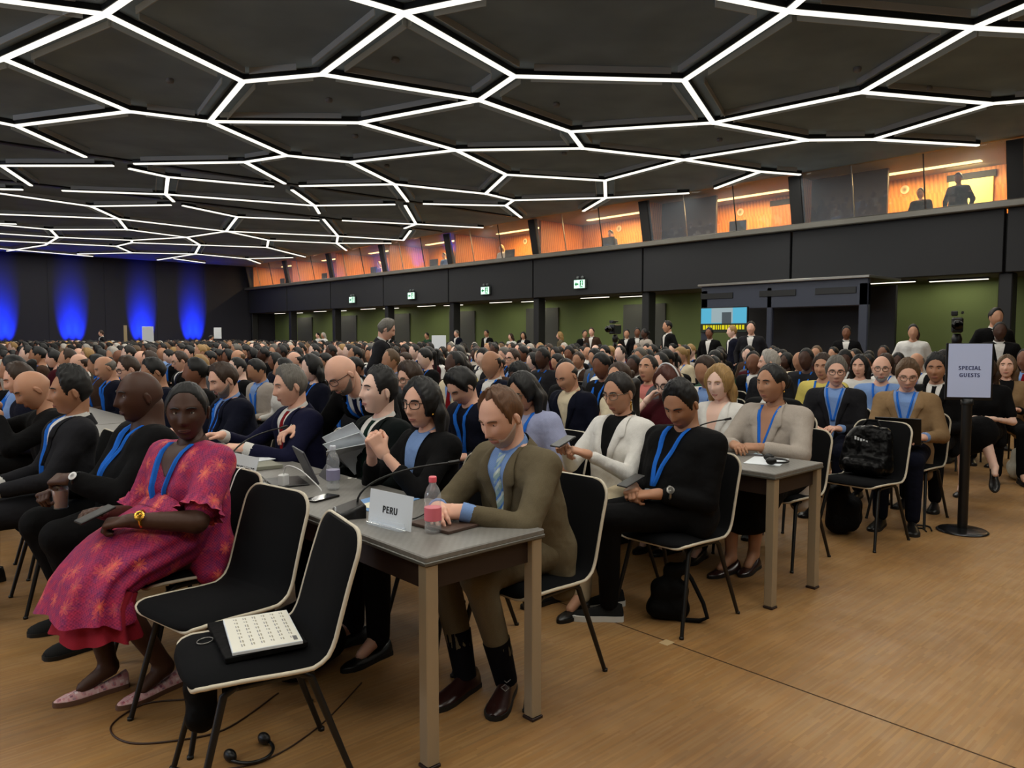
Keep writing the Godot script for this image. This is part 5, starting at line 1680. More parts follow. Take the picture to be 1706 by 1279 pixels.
func pink_woman() -> void:
	# lace cloth: magenta and violet ground with orange flowers
	var n := 384
	var im := Image.create(n, n, false, Image.FORMAT_RGB8)
	var f := FastNoiseLite.new()
	f.seed = 4
	f.frequency = 0.035
	rng.seed = 9
	for y in n:
		for x in n:
			var k := clampf(0.5 + 0.9 * f.get_noise_2d(x, y), 0.0, 1.0)
			var c := Color(0.74, 0.1, 0.28).lerp(Color(0.42, 0.08, 0.36), k)
			var q := sin(x * 0.62) * sin(y * 0.62 + 0.4 * sin(x * 0.1))
			if q > 0.55:
				c = c.lerp(Color(0.85, 0.3, 0.38), 0.6)
			elif q < -0.6:
				c = c.lerp(Color(0.3, 0.02, 0.12), 0.55)
			im.set_pixel(x, y, c)
	for k in 14:
		var cx := (k % 4) * 96 + (48 if (k / 4) % 2 else 0) + rng.randi_range(-10, 10)
		var cy := (k / 4) * 96 + 30 + rng.randi_range(-10, 10)
		for y in range(-26, 27):
			for x in range(-26, 27):
				var r := sqrt(x * x + y * y)
				var a := atan2(y, x)
				var edge := 9.0 + 15.0 * pow(absf(cos(a * 4.0)), 1.4)
				if r < edge:
					var px := posmod(cx + x, n)
					var py := posmod(cy + y, n)
					var col := Color(0.92, 0.4, 0.34)
					if absf(sin(a * 4.0)) < 0.12 and r > 8.0:
						col = Color(0.4, 0.05, 0.12)
					if r < 5.0:
						col = Color(0.93, 0.55, 0.35)
					im.set_pixel(px, py, im.get_pixel(px, py).lerp(col, 0.95))
	var lace := mat("pink_lace", Color(1, 1, 1), 0.75, {"tex": ImageTexture.create_from_image(im), "tri": 2.1, "norm": tex_fold, "nscale": 0.35})
	var under := cloth("pink_underskirt", Color(0.62, 0.16, 0.22))
	var p := woman(1.14, 3.36, "woman in a pink floral dress with blue lanyard turning to the camera", "pink_lace", "pink_lace", "skin_dark", "crop", "black", {"lod": 0, "torso": 0.95, "shirt": "skin_dark", "lapel": false, "vee": 0.05, "veelow": 0.34, "lean": -2.0, "twist": 12.0, "turn": 8.0, "hyaw": 52.0, "hpitch": 6.0, "girth": 1.04, "wide": 1.0, "arm": 1.16, "hs": 1.0, "hw": 1.05, "neck": 0.054, "sleeve": 0.4, "upname": "bodice", "lanyard": "lanyard_blue", "lanlow": 0.1, "lanx": -0.03, "legs": false, "top": 0.012, "thick": 0.006, "hl": V(0.12, 0.73, 0.31), "hr": V(-0.1, 0.73, 0.32), "dl": V(-0.6, -0.12, 0.75), "pl": V(0.8, -0.5, -0.4), "gl": "grip", "kl": V(0.09, 0.5, 0.40), "kr": V(-0.1, 0.5, 0.40), "al": V(0.14, 0.1, 0.19), "ar_": V(-0.03, 0.1, 0.34), "shut": 0.25, "gaze": Vector2(0.1, 0.0), "lips": 0.25})
	# skirt: rings along the thighs and down over the knees, with folds
	for layer in 2:
		var path := [[V(0, 0.77, 0.01), V(0, 1, 0), 0.165, 0.125], [V(0, 0.68, 0.03), V(0, 0.9, 0.3), 0.205, 0.16], [V(0, 0.62, 0.10), V(0, 0.5, 0.8), 0.225, 0.15], [V(0, 0.58, 0.21), V(0, 0.1, 1), 0.22, 0.145], [V(0, 0.545, 0.31), V(0, -0.25, 1), 0.21, 0.13], [V(0, 0.50, 0.385), V(0, -0.75, 0.7), 0.21, 0.12], [V(0, 0.43, 0.42), V(0, -1, 0.3), 0.22, 0.135], [V(0, 0.36, 0.43), V(0, -1, 0.15), 0.24, 0.155]]
		if layer == 1:
			path = [[V(0, 0.47, 0.35), V(0, -0.9, 0.5), 0.19, 0.10], [V(0, 0.4, 0.385), V(0, -1, 0.3), 0.2, 0.115], [V(0, 0.33, 0.39), V(0, -1, 0.1), 0.21, 0.135], [V(0, 0.285, 0.39), V(0, -1, 0.0), 0.225, 0.15]]
		var rings: Array = []
		var m := 60
		var np := path.size()
		for jj in (np - 1) * 4 + 1:
			var u := jj / 4.0
			var i0 := mini(int(u), np - 2)
			var fr := u - i0
			var c: Vector3 = path[i0][0].lerp(path[i0 + 1][0], fr)
			var dn: Vector3 = path[i0][1].lerp(path[i0 + 1][1], fr).normalized()
			if i0 == 0 and fr == 0.0:
				dn = V(0, 1, 0.05).normalized()
			# the ring's own plane: x to the side, w at right angles to the way
			var way: Vector3 = (path[i0 + 1][0] - path[i0][0]).normalized()
			var wv := Vector3.RIGHT.cross(way).normalized()
			var hw: float = lerpf(path[i0][2], path[i0 + 1][2], fr)
			var hh: float = lerpf(path[i0][3], path[i0 + 1][3], fr)
			var t := u / (np - 1)
			var ring := PackedVector3Array()
			for k in m:
				var a := TAU * k / m
				var fold := 1.0 + (0.02 + 0.075 * t * t) * sin(a * 9.0 + 1.7 * sin(a * 2.0) + layer) + 0.02 * t * sin(a * 17.0)
				ring.append(c + Vector3.RIGHT * cos(a) * hw * fold + wv * sin(a) * hh * fold + V(0, -0.012 * t * t * sin(a * 5.0), 0))
			rings.append(ring)
		var g := G.new()
		g.loft(rings, true, layer == 0)
		part("skirt" if layer == 0 else "underskirt", g, lace if layer == 0 else under, p)
	# puffed sleeve frills
	for s in [-1.0, 1.0]:
		var g2 := G.new()
		var T := Transform3D(Basis(Vector3.UP, deg_to_rad(12.0)) * Basis(Vector3.RIGHT, deg_to_rad(-2.0)), V(0, 0.555, 0))
		var sh := T * V(s * 0.172, 0.405 * 0.9, 0)
		var wr: Vector3 = V(0.12, 0.73, 0.31) if s > 0 else V(-0.1, 0.73, 0.32)
		var el := elbow(sh, wr, 0.285, 0.255, V(0.8, -0.5, -0.4) if s > 0 else V(-0.55, -0.6, -0.55))
		var c0 := sh.lerp(el, 0.74)
		var dir := (el - sh).normalized()
		var b := frame(dir, V(0, 0, 1))
		var rr: Array = []
		for q in [[-0.02, 0.074], [0.012, 0.078], [0.035, 0.094]]:
			var ring2 := PackedVector3Array()
			for k in 40:
				var a := TAU * k / 40
				var r: float = q[1] * (1.0 + (q[0] + 0.01) * 3.2 * sin(a * 11.0))
				ring2.append(c0 + dir * q[0] + b * V(cos(a) * r, sin(a) * r, 0))
			rr.append(ring2)
		g2.loft(rr, true, false)
		part("sleeve_frill", g2, lace, p)
	# gold bracelet and floral mules
	watch(p, V(0.155, 0.735, 0.27), V(-0.6, -0.05, 0.7), M.gold)
	var fl := Image.create(64, 64, false, Image.FORMAT_RGB8)
	fl.fill(Color(0.82, 0.66, 0.66))
	for k in 40:
		fl.fill_rect(Rect2i(rng.randi_range(0, 56), rng.randi_range(0, 56), rng.randi_range(4, 9), rng.randi_range(4, 9)), [Color(0.62, 0.2, 0.28), Color(0.92, 0.86, 0.86), Color(0.35, 0.28, 0.4), Color(0.75, 0.4, 0.45)][k % 4])
	var fm := mat("floral_shoe", Color(1, 1, 1), 0.5, {"tex": ImageTexture.create_from_image(fl), "tri": 9.0})
	for s in [-1.0, 1.0]:
		var sp := shoe("pump", 0)
		var t2 := Transform3D(Basis(Vector3.UP, s * 0.12), V(0.14 if s > 0 else -0.03, 0.0, 0.19 if s > 0 else 0.34))
		var so := part("shoe", sp[0], fm, p, t2)
		part("sole", sp[1], mat("shoe_sole_tan", Color(0.4, 0.28, 0.22), 0.6), so)
	phone_held(p, V(0.04, 0.76, 0.40), "black phone in the hands of the woman in the pink dress")

# ---------------------------------------------------------------- the crowd
const SKINS := ["skin_pale", "skin_fair", "skin_tan", "skin_olive", "skin_brown", "skin_dark"]
const COATS := ["wool_black", "wool_navy", "wool_charcoal", "wool_grey", "wool_brown", "cotton_white", "cotton_blue", "wool_beige", "cotton_burgundy", "cotton_green", "cotton_cream", "wool_olive"]
const COAT_WORDS := ["black", "navy", "charcoal", "grey", "brown", "white", "pale blue", "beige", "burgundy", "green", "cream", "olive"]
const HAIRS := ["hair_black", "hair_black", "hair_dark", "hair_brown", "hair_sandy", "hair_grey", "hair_white", "hair_blond"]
const HAIR_WORDS := ["black", "black", "dark", "brown", "sandy", "grey", "white", "blond"]
var kinds: Array = []
var places: Array = []
var rest: Array = []

func ordinal(n: int) -> String:
	var w := ["first", "second", "third", "fourth", "fifth", "sixth", "seventh", "eighth", "ninth", "tenth", "eleventh", "twelfth", "thirteenth", "fourteenth", "fifteenth", "sixteenth", "seventeenth", "eighteenth", "nineteenth", "twentieth"]
	if n <= 20:
		return w[n - 1]
	var tens: String = {2: "twenty", 3: "thirty", 4: "forty", 5: "fifty", 6: "sixty"}[n / 10]
	return tens + "-" + w[n % 10 - 1] if n % 10 else tens.trim_suffix("y") + "ieth"

func crowd() -> void:
	# one of each kind, later copied; the first copy of each stays where it is made
	var spec := [["short", false, {"shirt": "cotton_white", "tie": "silk_navy", "lean": 3.0}, "short-haired"], ["short", false, {"shirt": "cotton_blue", "lanyard": "lanyard_blue", "lean": 8.0, "hpitch": 22.0}, "bowed short-haired"], ["long", true, {"hairlen": 0.3, "lean": 3.0}, "long-haired"], ["bald", false, {"shirt": "cotton_white", "lanyard": "lanyard_blue", "hpitch": 12.0}, "balding"], ["bob", true, {"hairlen": 0.14, "hpitch": 10.0, "lanyard": "lanyard_blue"}, "bob-haired"], ["full", false, {"lean": -4.0, "hyaw": 12.0, "shirt": "cotton_white"}, "thick-haired"], ["bun", true, {"hpitch": 6.0, "hyaw": -14.0}, "bun-haired"], ["recede", false, {"shirt": "cotton_blue", "tie": "silk_red", "hyaw": -10.0}, "high-browed"], ["crop", false, {"lanyard": "lanyard_blue", "girth": 1.15, "wide": 1.08, "hpitch": 8.0}, "crop-haired"], ["pony", true, {"hpitch": 18.0, "hairlen": 0.28, "lanyard": "lanyard_blue"}, "pony-tailed"]]
	# seats: [x, v] by rows
	rng.seed = 1234
	var done: Array = []
	for c in get_children():
		if String(c.name).begins_with("person"):
			done.append(Vector2(c.position.x, -c.position.z))
	done.append_array([Vector2(12.2, 3.4), Vector2(12.2, 4.1), Vector2(13.4, 11.0), Vector2(13.4, 11.5), Vector2(10.6, 14.2)])
	var rows := [1.12, 2.24, 3.34, 4.58]
	for k in 12:
		rows.append(5.45 + 0.93 * k)
	var seats: Array = []
	for r in rows.size():
		var x: float = rows[r]
		var n := 0
		var v := 2.36 if r != 4 else 2.9
		if r == 0: v = 6.1
		while v < 40.5:
			n += 1
			var p := Vector2(x + rng.randf_range(-0.05, 0.05), v + rng.randf_range(-0.04, 0.04))
			var t := Vector2(p.x * 0.673 + p.y * 0.7396, p.x * 0.7396 - p.y * 0.673)
			var keep := rng.randf() < (0.86 if x < 12.0 else 0.7)
			if x > 12.0 and v < 9.0 and x > 12.9:
				keep = false
			for q in done:
				if (q - p).length() < 0.5:
					keep = false
			if absf(t.y) > t.x * 0.70:
				keep = false
			if keep:
				seats.append([t.x, p, r, n, rng.randf(), rng.randf(), rng.randf(), rng.randf(), rng.randf()])
			v += 0.575
	seats.sort_custom(func(a, b): return a[0] < b[0])
	for k in spec.size():
		var s: Array = spec[k]
		var o: Dictionary = {"lod": 2, "shoes": false}
		o.merge(s[2])
		var st: Array = seats[k * 2]
		var coat := "wool_black" if s[1] else "wool_navy"
		var node: Node3D
		if s[1]:
			node = woman(st[1].x, st[1].y, "", coat, "wool_black", "skin_fair", s[0], "black", o)
		else:
			node = who(st[1].x, st[1].y, "", coat, "wool_black", "skin_fair", s[0], "black", o)
		kinds.append([node, s[3], s[1]])
		st.append(k)
	places = seats

func finish_crowd() -> void:
	var named := 0
	for s in places:
		var k: int = s[9] if s.size() > 9 else int(s[4] * kinds.size()) % kinds.size()
		var kd: Array = kinds[k]
		var coat := int(pow(s[5], 2.6) * COATS.size())
		if kd[2]:
			coat = int(pow(s[5], 1.5) * COATS.size())
		var hair := int(pow(s[6], 2.0) * HAIRS.size())
		var sk := int(s[7] * SKINS.size())
		if sk >= 4:
			hair = 0
		if named < 232:
			var o: Node3D
			var label := "%s person with %s hair in %s, %s seat from the aisle, %s row" % [kd[1], HAIR_WORDS[hair], COAT_WORDS[coat], ordinal(s[3]), ordinal(s[2] + 1)]
			if s.size() > 9:
				o = kd[0]
			else:
				o = copy(kd[0], Vector3(s[1].x, 0, -s[1].y), -PI / 2 + (s[8] - 0.5) * 0.5)
			tag(o, label, "person", "seated audience")
			dress(o, COATS[coat], HAIRS[hair], SKINS[sk])
			o.scale = Vector3(1, 0.95 + 0.1 * s[7 - 3], 1)
			if s[0] < 11.0 and s[1].x > 5.0:
				copy(chair0, Vector3(s[1].x, 0, -s[1].y), -PI / 2, "black chair under a guest, %s seat from the aisle, %s row" % [ordinal(s[3]), ordinal(s[2] + 1)])
			named += 1
		else:
			rest.append([s, k, coat, hair, sk])
	# the rest, too far to tell apart
	var far := base("far_crowd", Vector3.ZERO)
	tag(far, "mass of seated people far back in the hall before the blue wall", "crowd", "", "stuff")
	for k in kinds.size():
		var mine := rest.filter(func(r): return r[1] == k)
		if mine.is_empty():
			continue
		for c in kinds[k][0].get_children():
			if not c is MeshInstance3D:
				continue
			var nm := String(c.name)
			if not (nm in ["body", "jacket", "hair", "shirt", "trousers", "skirt", "lanyard"]):
				continue
			var mm := MultiMesh.new()
			mm.transform_format = MultiMesh.TRANSFORM_3D
			mm.use_colors = true
			mm.mesh = c.mesh
			mm.instance_count = mine.size()
			for i in mine.size():
				var r: Array = mine[i]
				mm.set_instance_transform(i, Transform3D(Basis(Vector3.UP, -PI / 2 + (r[0][8] - 0.5) * 0.5), Vector3(r[0][1].x, 0, -r[0][1].y)))
				var src: StandardMaterial3D = M[SKINS[r[4]]] if nm == "body" else (M[COATS[r[2]]] if nm == "jacket" else (M[HAIRS[r[3]]] if nm == "hair" else c.mesh.surface_get_material(0)))
				mm.set_instance_color(i, src.albedo_color.srgb_to_linear())
			var mi := MultiMeshInstance3D.new()
			mi.name = "far_" + nm
			mi.multimesh = mm
			var fm := mat("far_person", Color(1, 1, 1), 0.8)
			fm.vertex_color_use_as_albedo = true
			mi.material_override = fm
			far.add_child(mi, true)

func dress(o: Node3D, coat: String, hair: String, sk: String) -> void:
	for c in o.get_children():
		match String(c.name):
			"body": c.set_surface_override_material(0, M[sk])
			"jacket": c.set_surface_override_material(0, M[coat])
			"hair": c.set_surface_override_material(0, M[hair])

# ---------------------------------------------------------------- heads and hands
func gau(x: float, s: float) -> float:
	return exp(-x * x / (s * s))

# the skull and face over a direction; f: 1 with features, 0 without (for hair shells)
func head_at(th: float, ph: float, f: float, jaw: float) -> Vector3:
	var s := sin(th)
	var c := cos(th)
	var y := s * (0.12 if s > 0.0 else 0.116)
	var t := clampf(-y / 0.116, 0.0, 1.0)
	var cc := pow(maxf(c, 0.0), lerpf(1.0, 0.62, t))
	var wx := 0.0775 * (1.0 - (0.36 - jaw) * pow(t, 1.5))
	if y > 0.0:
		wx *= 1.0 + 0.03 * sin(clampf(y / 0.09, 0.0, 1.0) * PI)
	var cf := cos(ph)
	var x := sin(ph) * cc * wx
	var z: float
	if cf >= 0.0:
		z = pow(cf, 0.85) * cc * (0.093 - 0.012 * t) + 0.014 * t
	else:
		z = cf * cc * 0.107 * (1.0 - 0.5 * t) + 0.014 * t
	if f > 0.0 and cf > 0.0:
		var ax := absf(x)
		var m := clampf(cf * 2.5, 0.0, 1.0)
		var ridge := 0.0
		if y < 0.024 and y > -0.03:
			ridge = lerpf(0.005, 0.026, pow((0.024 - y) / 0.054, 1.15))
		elif y <= -0.03:
			ridge = 0.026 * gau(y + 0.03, 0.009)
		else:
			ridge = 0.005 * gau(y - 0.024, 0.012)
		var wn := 0.0085 + 0.007 * clampf((0.01 - y) / 0.045, 0.0, 1.0)
		z += m * ridge * gau(x, wn)
		z += m * 0.005 * gau(y - 0.036, 0.011) * gau(ax - 0.026, 0.03)
		z -= m * 0.011 * gau(y - 0.013, 0.013) * gau(ax - 0.031, 0.017)
		z += m * 0.005 * gau(y + 0.02, 0.02) * gau(ax - 0.042, 0.02)
		z += m * 0.007 * gau(y + 0.066, 0.013) * gau(x, 0.026)
		z -= m * 0.004 * gau(y + 0.066, 0.0035) * gau(x, 0.026)
		z -= m * 0.003 * gau(y + 0.083, 0.008) * gau(x, 0.03)
		z += m * 0.006 * gau(y + 0.102, 0.012) * gau(x, 0.022)
	return Vector3(x, y, z)

func skin_head(nu: int, nv: int, jaw: float) -> G:
	var key := [nu, nv, jaw]
	if head_cache.has(key):
		return head_cache[key]
	var g := G.new()
	var pts: Array = []
	for j in nv + 1:
		var th := -PI / 2 + PI * j / nv
		for i in nu:
			# more columns on the face
			var u := float(i) / nu * 2.0 - 1.0
			var ph := PI * (0.62 * u + 0.38 * u * absf(u))
			g.vert(head_at(th, ph, 1.0, jaw), Vector3.ZERO)
	for j in nv:
		for i in nu:
			var a := j * nu + i
			var b := j * nu + (i + 1) % nu
			var c := a + nu
			var d := b + nu
			g.ix.append_array(PackedInt32Array([a, d, b, a, c, d]))
	smooth_normals(g)
	var mid := 0.0
	for i in g.v.size():
		mid += g.n[i].dot(g.v[i])
	if mid < 0.0:
		for i in range(0, g.ix.size(), 3):
			var t := g.ix[i + 1]
			g.ix[i + 1] = g.ix[i + 2]
			g.ix[i + 2] = t
		for i in g.n.size():
			g.n[i] = -g.n[i]
	if nu >= 24:
		for s in [-1.0, 1.0]:
			var rings: Array = []
			for q in [[0.0, 0.4], [0.006, 1.0], [0.012, 0.95], [0.014, 0.6]]:
				var ring := PackedVector3Array()
				for k in 12:
					var a := TAU * k / 12
					var yy: float = sin(a) * 0.031 * q[1]
					var zz: float = cos(a) * (0.017 if sin(a) > 0.0 else 0.013) * q[1]
					ring.append(Vector3(s * (0.070 + q[0] + 0.004 * sin(a)), -0.006 + yy, -0.012 + zz - 0.25 * -yy))
				rings.append(ring)
			g.loft(rings)
	head_cache[key] = g
	return g

func lerp_table(tab: Array, x: float) -> float:
	for k in range(1, tab.size()):
		if x <= tab[k][0]:
			return lerpf(tab[k - 1][1], tab[k][1], (x - tab[k - 1][0]) / (tab[k][0] - tab[k - 1][0]))
	return tab[-1][1]

const LINES := {
	"short": [[0, 0.092], [24, 0.09], [42, 0.078], [56, 0.04], [72, -0.012], [80, -0.02], [86, 0.022], [102, 0.0], [115, -0.045], [140, -0.07], [180, -0.078]],
	"full": [[0, 0.084], [24, 0.08], [42, 0.066], [56, 0.026], [72, -0.02], [82, -0.03], [90, 0.0], [104, -0.03], [120, -0.07], [180, -0.09]],
	"recede": [[0, 0.102], [20, 0.106], [40, 0.108], [54, 0.08], [66, 0.03], [74, -0.015], [81, -0.02], [87, 0.022], [102, 0.0], [115, -0.045], [180, -0.078]],
	"long": [[0, 0.096], [10, 0.09], [26, 0.078], [42, 0.05], [54, 0.0], [64, -0.06], [180, -0.1]],
	"back": [[0, 0.094], [25, 0.088], [42, 0.07], [56, 0.034], [70, 0.0], [84, 0.012], [98, -0.01], [115, -0.055], [180, -0.075]],
	"bald": [[0, 0.3], [74, 0.3], [84, 0.03], [92, 0.03], [104, 0.0], [115, -0.045], [180, -0.075]],
	"beard": [[0, -0.044], [24, -0.05], [45, -0.06], [62, -0.05], [78, -0.03], [90, -0.012], [180, -0.012]],
}

func hair_shell(style: String, thick: float, top: float, nu: int, nv: int, jaw: float, ns: int) -> G:
	var g := G.new()
	var fn := FastNoiseLite.new()
	fn.seed = ns
	fn.frequency = 1.0
	for j in nv + 1:
		var th := -PI / 2 + PI * j / nv
		for i in nu:
			var ph := TAU * i / nu - PI
			var p := head_at(th, ph, 0.0, jaw)
			var deg := absf(rad_to_deg(ph))
			var m: float
			if style == "beard":
				p = head_at(th, ph, 1.0, jaw)
				m = minf((lerp_table(LINES["beard"], deg) - p.y) / 0.013, (94.0 - deg) / 7.0)
				if absf(p.x) < 0.024 and absf(p.y + 0.066) < 0.011:
					m = -1.0
			else:
				m = (th - asin(clampf(lerp_table(LINES[style], deg) / 0.12, -1.0, 1.0))) * 0.1 / 0.022
				if style == "bald":
					m = minf(m, (0.052 - p.y) / 0.02)
			var grow := smoothstep(0.0, 2.4 if style != "beard" else 1.0, m)
			m = smoothstep(-0.35, 0.35, m)
			var d := (p - Vector3(0, 0.0, -0.005)).normalized()
			var up := clampf(p.y / 0.11, 0.0, 1.0)
			var th2 := lerpf(thick, top, up * up)
			th2 += th2 * 0.5 * fn.get_noise_3d(p.x * 80.0, p.y * 26.0, p.z * 60.0)
			g.vert(p + d * (lerpf(-0.014, 0.0022, m) + th2 * grow), Vector3.ZERO)
	for j in nv:
		for i in nu:
			var a := j * nu + i
			var b := j * nu + (i + 1) % nu
			g.ix.append_array(PackedInt32Array([a, b + nu, b, a, a + nu, b + nu]))
	smooth_normals(g)
	var mid := 0.0
	for i in g.v.size():
		mid += g.n[i].dot(g.v[i])
	if mid < 0.0:
		for i in range(0, g.ix.size(), 3):
			var t := g.ix[i + 1]
			g.ix[i + 1] = g.ix[i + 2]
			g.ix[i + 2] = t
		for i in g.n.size():
			g.n[i] = -g.n[i]
	return g

# a right hand: wrist at the origin, fingers along +z, palm towards -y, thumb towards +x
func hand(pose: String, cell: float) -> G:
	var key := [pose, cell]
	if hand_cache.has(key):
		return hand_cache[key]
	var s := Sk.new()
	for x in [-0.024, -0.008, 0.008, 0.024]:
		s.bone(Vector3(x * 0.7, 0, 0.0), Vector3(x * 1.15, 0.002, 0.085), 0.0165, 0.0125, 0.012)
	s.bone(Vector3(0, 0, -0.012), Vector3(0, 0, 0.015), 0.026, 0.022, 0.02)
	s.bone(Vector3(0.02, -0.008, 0.02), Vector3(0.03, -0.01, 0.05), 0.016, 0.013, 0.01)
	var curl: Array = {"relaxed": [18.0, 28.0, 22.0], "grip": [48.0, 62.0, 40.0], "flat": [6.0, 10.0, 8.0], "fist": [70.0, 88.0, 60.0]}[pose]
	var spread: float = {"relaxed": 3.0, "grip": 1.0, "flat": 4.0, "fist": 0.0}[pose]
	var lens := [0.073, 0.083, 0.078, 0.06]
	for k in 4:
		var p := Vector3(0.028 - 0.0187 * k, 0.002, 0.084 - (0.006 if k == 3 else 0.0) - (0.002 if k == 0 else 0.0))
		var yawf := deg_to_rad((1.5 - k) * spread)
		var a := 0.0
		var r := 0.0098 if k < 3 else 0.0086
		for j in 3:
			a += deg_to_rad(curl[j] * (1.0 + 0.06 * k))
			var l: float = lens[k] * [0.46, 0.31, 0.25][j]
			var q := p + Vector3(sin(yawf) * cos(a), -sin(a), cos(yawf) * cos(a)) * l
			s.bone(p, q, r, r - 0.0009, 0.004)
			r -= 0.0009
			p = q
	var bend := 0.5 if pose in ["grip", "fist"] else 0.0
	var t0 := Vector3(0.028, -0.008, 0.028)
	var t1 := t0 + Vector3(0.024, -0.010 - 0.012 * bend, 0.026)
	var t2 := t1 + Vector3(0.010 - 0.02 * bend, -0.008 - 0.016 * bend, 0.026)
	s.bone(t0, t1, 0.0135, 0.0112, 0.008)
	s.bone(t1, t2, 0.0110, 0.0092, 0.004)
	s.bone(t2, t2 + Vector3(0.0 - 0.012 * bend, -0.006 - 0.006 * bend, 0.018), 0.0095, 0.0082, 0.004)
	var g := nets(s.b, cell, 0.0)
	hand_cache[key] = g
	return g

func frame(z: Vector3, y: Vector3) -> Basis:
	var zz := z.normalized()
	var x := y.cross(zz).normalized()
	return Basis(x, zz.cross(x), zz)

func elbow(s: Vector3, w: Vector3, l1: float, l2: float, pole: Vector3) -> Vector3:
	var d := w - s
	var l := clampf(d.length(), 0.05, (l1 + l2) * 0.998)
	var dir := d.normalized()
	var a := (l1 * l1 - l2 * l2 + l * l) / (2.0 * l)
	var h := sqrt(maxf(l1 * l1 - a * a, 0.0))
	var p := (pole - dir * pole.dot(dir)).normalized()
	return s + dir * a + p * h

func hit(s: Sk, t: Transform3D, x: float, y: float, off: float) -> Vector3:
	var p := t * Vector3(x, y, 0.42)
	var d := -t.basis.z
	var gone := 0.0
	for k in 26:
		var e := s.at(p)
		if e < 0.0015:
			break
		p += d * e * 0.95
		gone += e
		if gone > 0.6:
			p = t * Vector3(x, y, 0.05)
			break
	return p - d * off

# a piece of cloth lying on the chest: rows of [y, x from, x to]
func patch(g: G, s: Sk, t: Transform3D, rows: Array, nx: int, off: float) -> void:
	var rings: Array = []
	var nr := rows.size()
	for j in range(-1, nr + 1):
		var r: Array = rows[clampi(j, 0, nr - 1)]
		var line := PackedVector3Array()
		for i in range(-1, nx + 2):
			var edge := j < 0 or j == nr or i < 0 or i > nx
			var x := lerpf(r[1], r[2], clampf(float(i) / nx, 0.0, 1.0))
			line.append(hit(s, t, x, r[0], 0.002 if edge else off))
		rings.append(line)
	var g2 := G.new()
	g2.loft(rings, false, false)
	var fw := t.basis.z
	for i in g2.n.size():
		if g2.n[i].dot(fw) < 0.0:
			g2.n[i] = -g2.n[i]
	g2.ix = PackedInt32Array()
	var m := nx + 3
	for j in rings.size():
		for i in m:
			g2.n[j * m + i] = g2.n[clampi(j, 1, rings.size() - 2) * m + clampi(i, 1, m - 2)]
	for j in rings.size() - 1:
		for i in m - 1:
			var p := j * m + i
			g2.tri(p, p + 1, p + m + 1)
			g2.tri(p, p + m + 1, p + m)
	g.add(g2)

func rows_of(keys: Array, n: int) -> Array:
	# keys: [y, x0, x1] from top to bottom, evenly resampled
	var out: Array = []
	for k in n:
		var u := float(k) / (n - 1) * (keys.size() - 1)
		var i := mini(int(u), keys.size() - 2)
		var f := u - i
		out.append([lerpf(keys[i][0], keys[i + 1][0], f), lerpf(keys[i][1], keys[i + 1][1], f), lerpf(keys[i][2], keys[i + 1][2], f)])
	return out

func shoe(kind: String, lod: int) -> Array:
	# sole along +z from the heel, ankle over the origin
	var up := G.new()
	var sole := G.new()
	var rings: Array = []
	var tab := [[-0.075, 0.02, 0.05], [-0.068, 0.03, 0.085], [-0.03, 0.035, 0.098], [0.02, 0.036, 0.088], [0.07, 0.042, 0.066], [0.12, 0.047, 0.052], [0.165, 0.044, 0.042], [0.195, 0.03, 0.034], [0.208, 0.012, 0.026]]
	if kind == "pump":
		tab = [[-0.07, 0.015, 0.06], [-0.062, 0.028, 0.075], [-0.03, 0.03, 0.06], [0.02, 0.03, 0.045], [0.07, 0.036, 0.042], [0.12, 0.041, 0.042], [0.16, 0.035, 0.036], [0.19, 0.02, 0.028], [0.203, 0.008, 0.022]]
	elif kind == "boot":
		tab = [[-0.08, 0.024, 0.06], [-0.07, 0.036, 0.12], [-0.03, 0.044, 0.14], [0.02, 0.044, 0.12], [0.07, 0.046, 0.085], [0.12, 0.05, 0.068], [0.17, 0.048, 0.058], [0.2, 0.034, 0.046], [0.214, 0.014, 0.036]]
	var m := 14 if lod == 0 else 8
	for q in tab:
		var ring := PackedVector3Array()
		for k in m:
			var a := TAU * k / m
			var yy := sin(a)
			ring.append(Vector3(cos(a) * q[1] * (1.0 if yy < 0.3 else 1.0 - 0.25 * (yy - 0.3)), 0.018 + (yy * (q[2] - 0.018) if yy > 0.0 else yy * 0.004), q[0]))
		rings.append(ring)
	up.loft(rings)
	var o1 := PackedVector3Array()
	var sr: Array = []
	for h in [0.001, 0.02 if kind != "sneaker" else 0.03]:
		var ring := PackedVector3Array()
		for k in tab.size():
			ring.append(Vector3(tab[k][1] * 1.06, h, tab[k][0] * 1.02))
		for k in range(tab.size() - 1, -1, -1):
			ring.append(Vector3(-tab[k][1] * 1.06, h, tab[k][0] * 1.02))
		sr.append(ring)
	sole.loft(sr)
	return [up, sole]

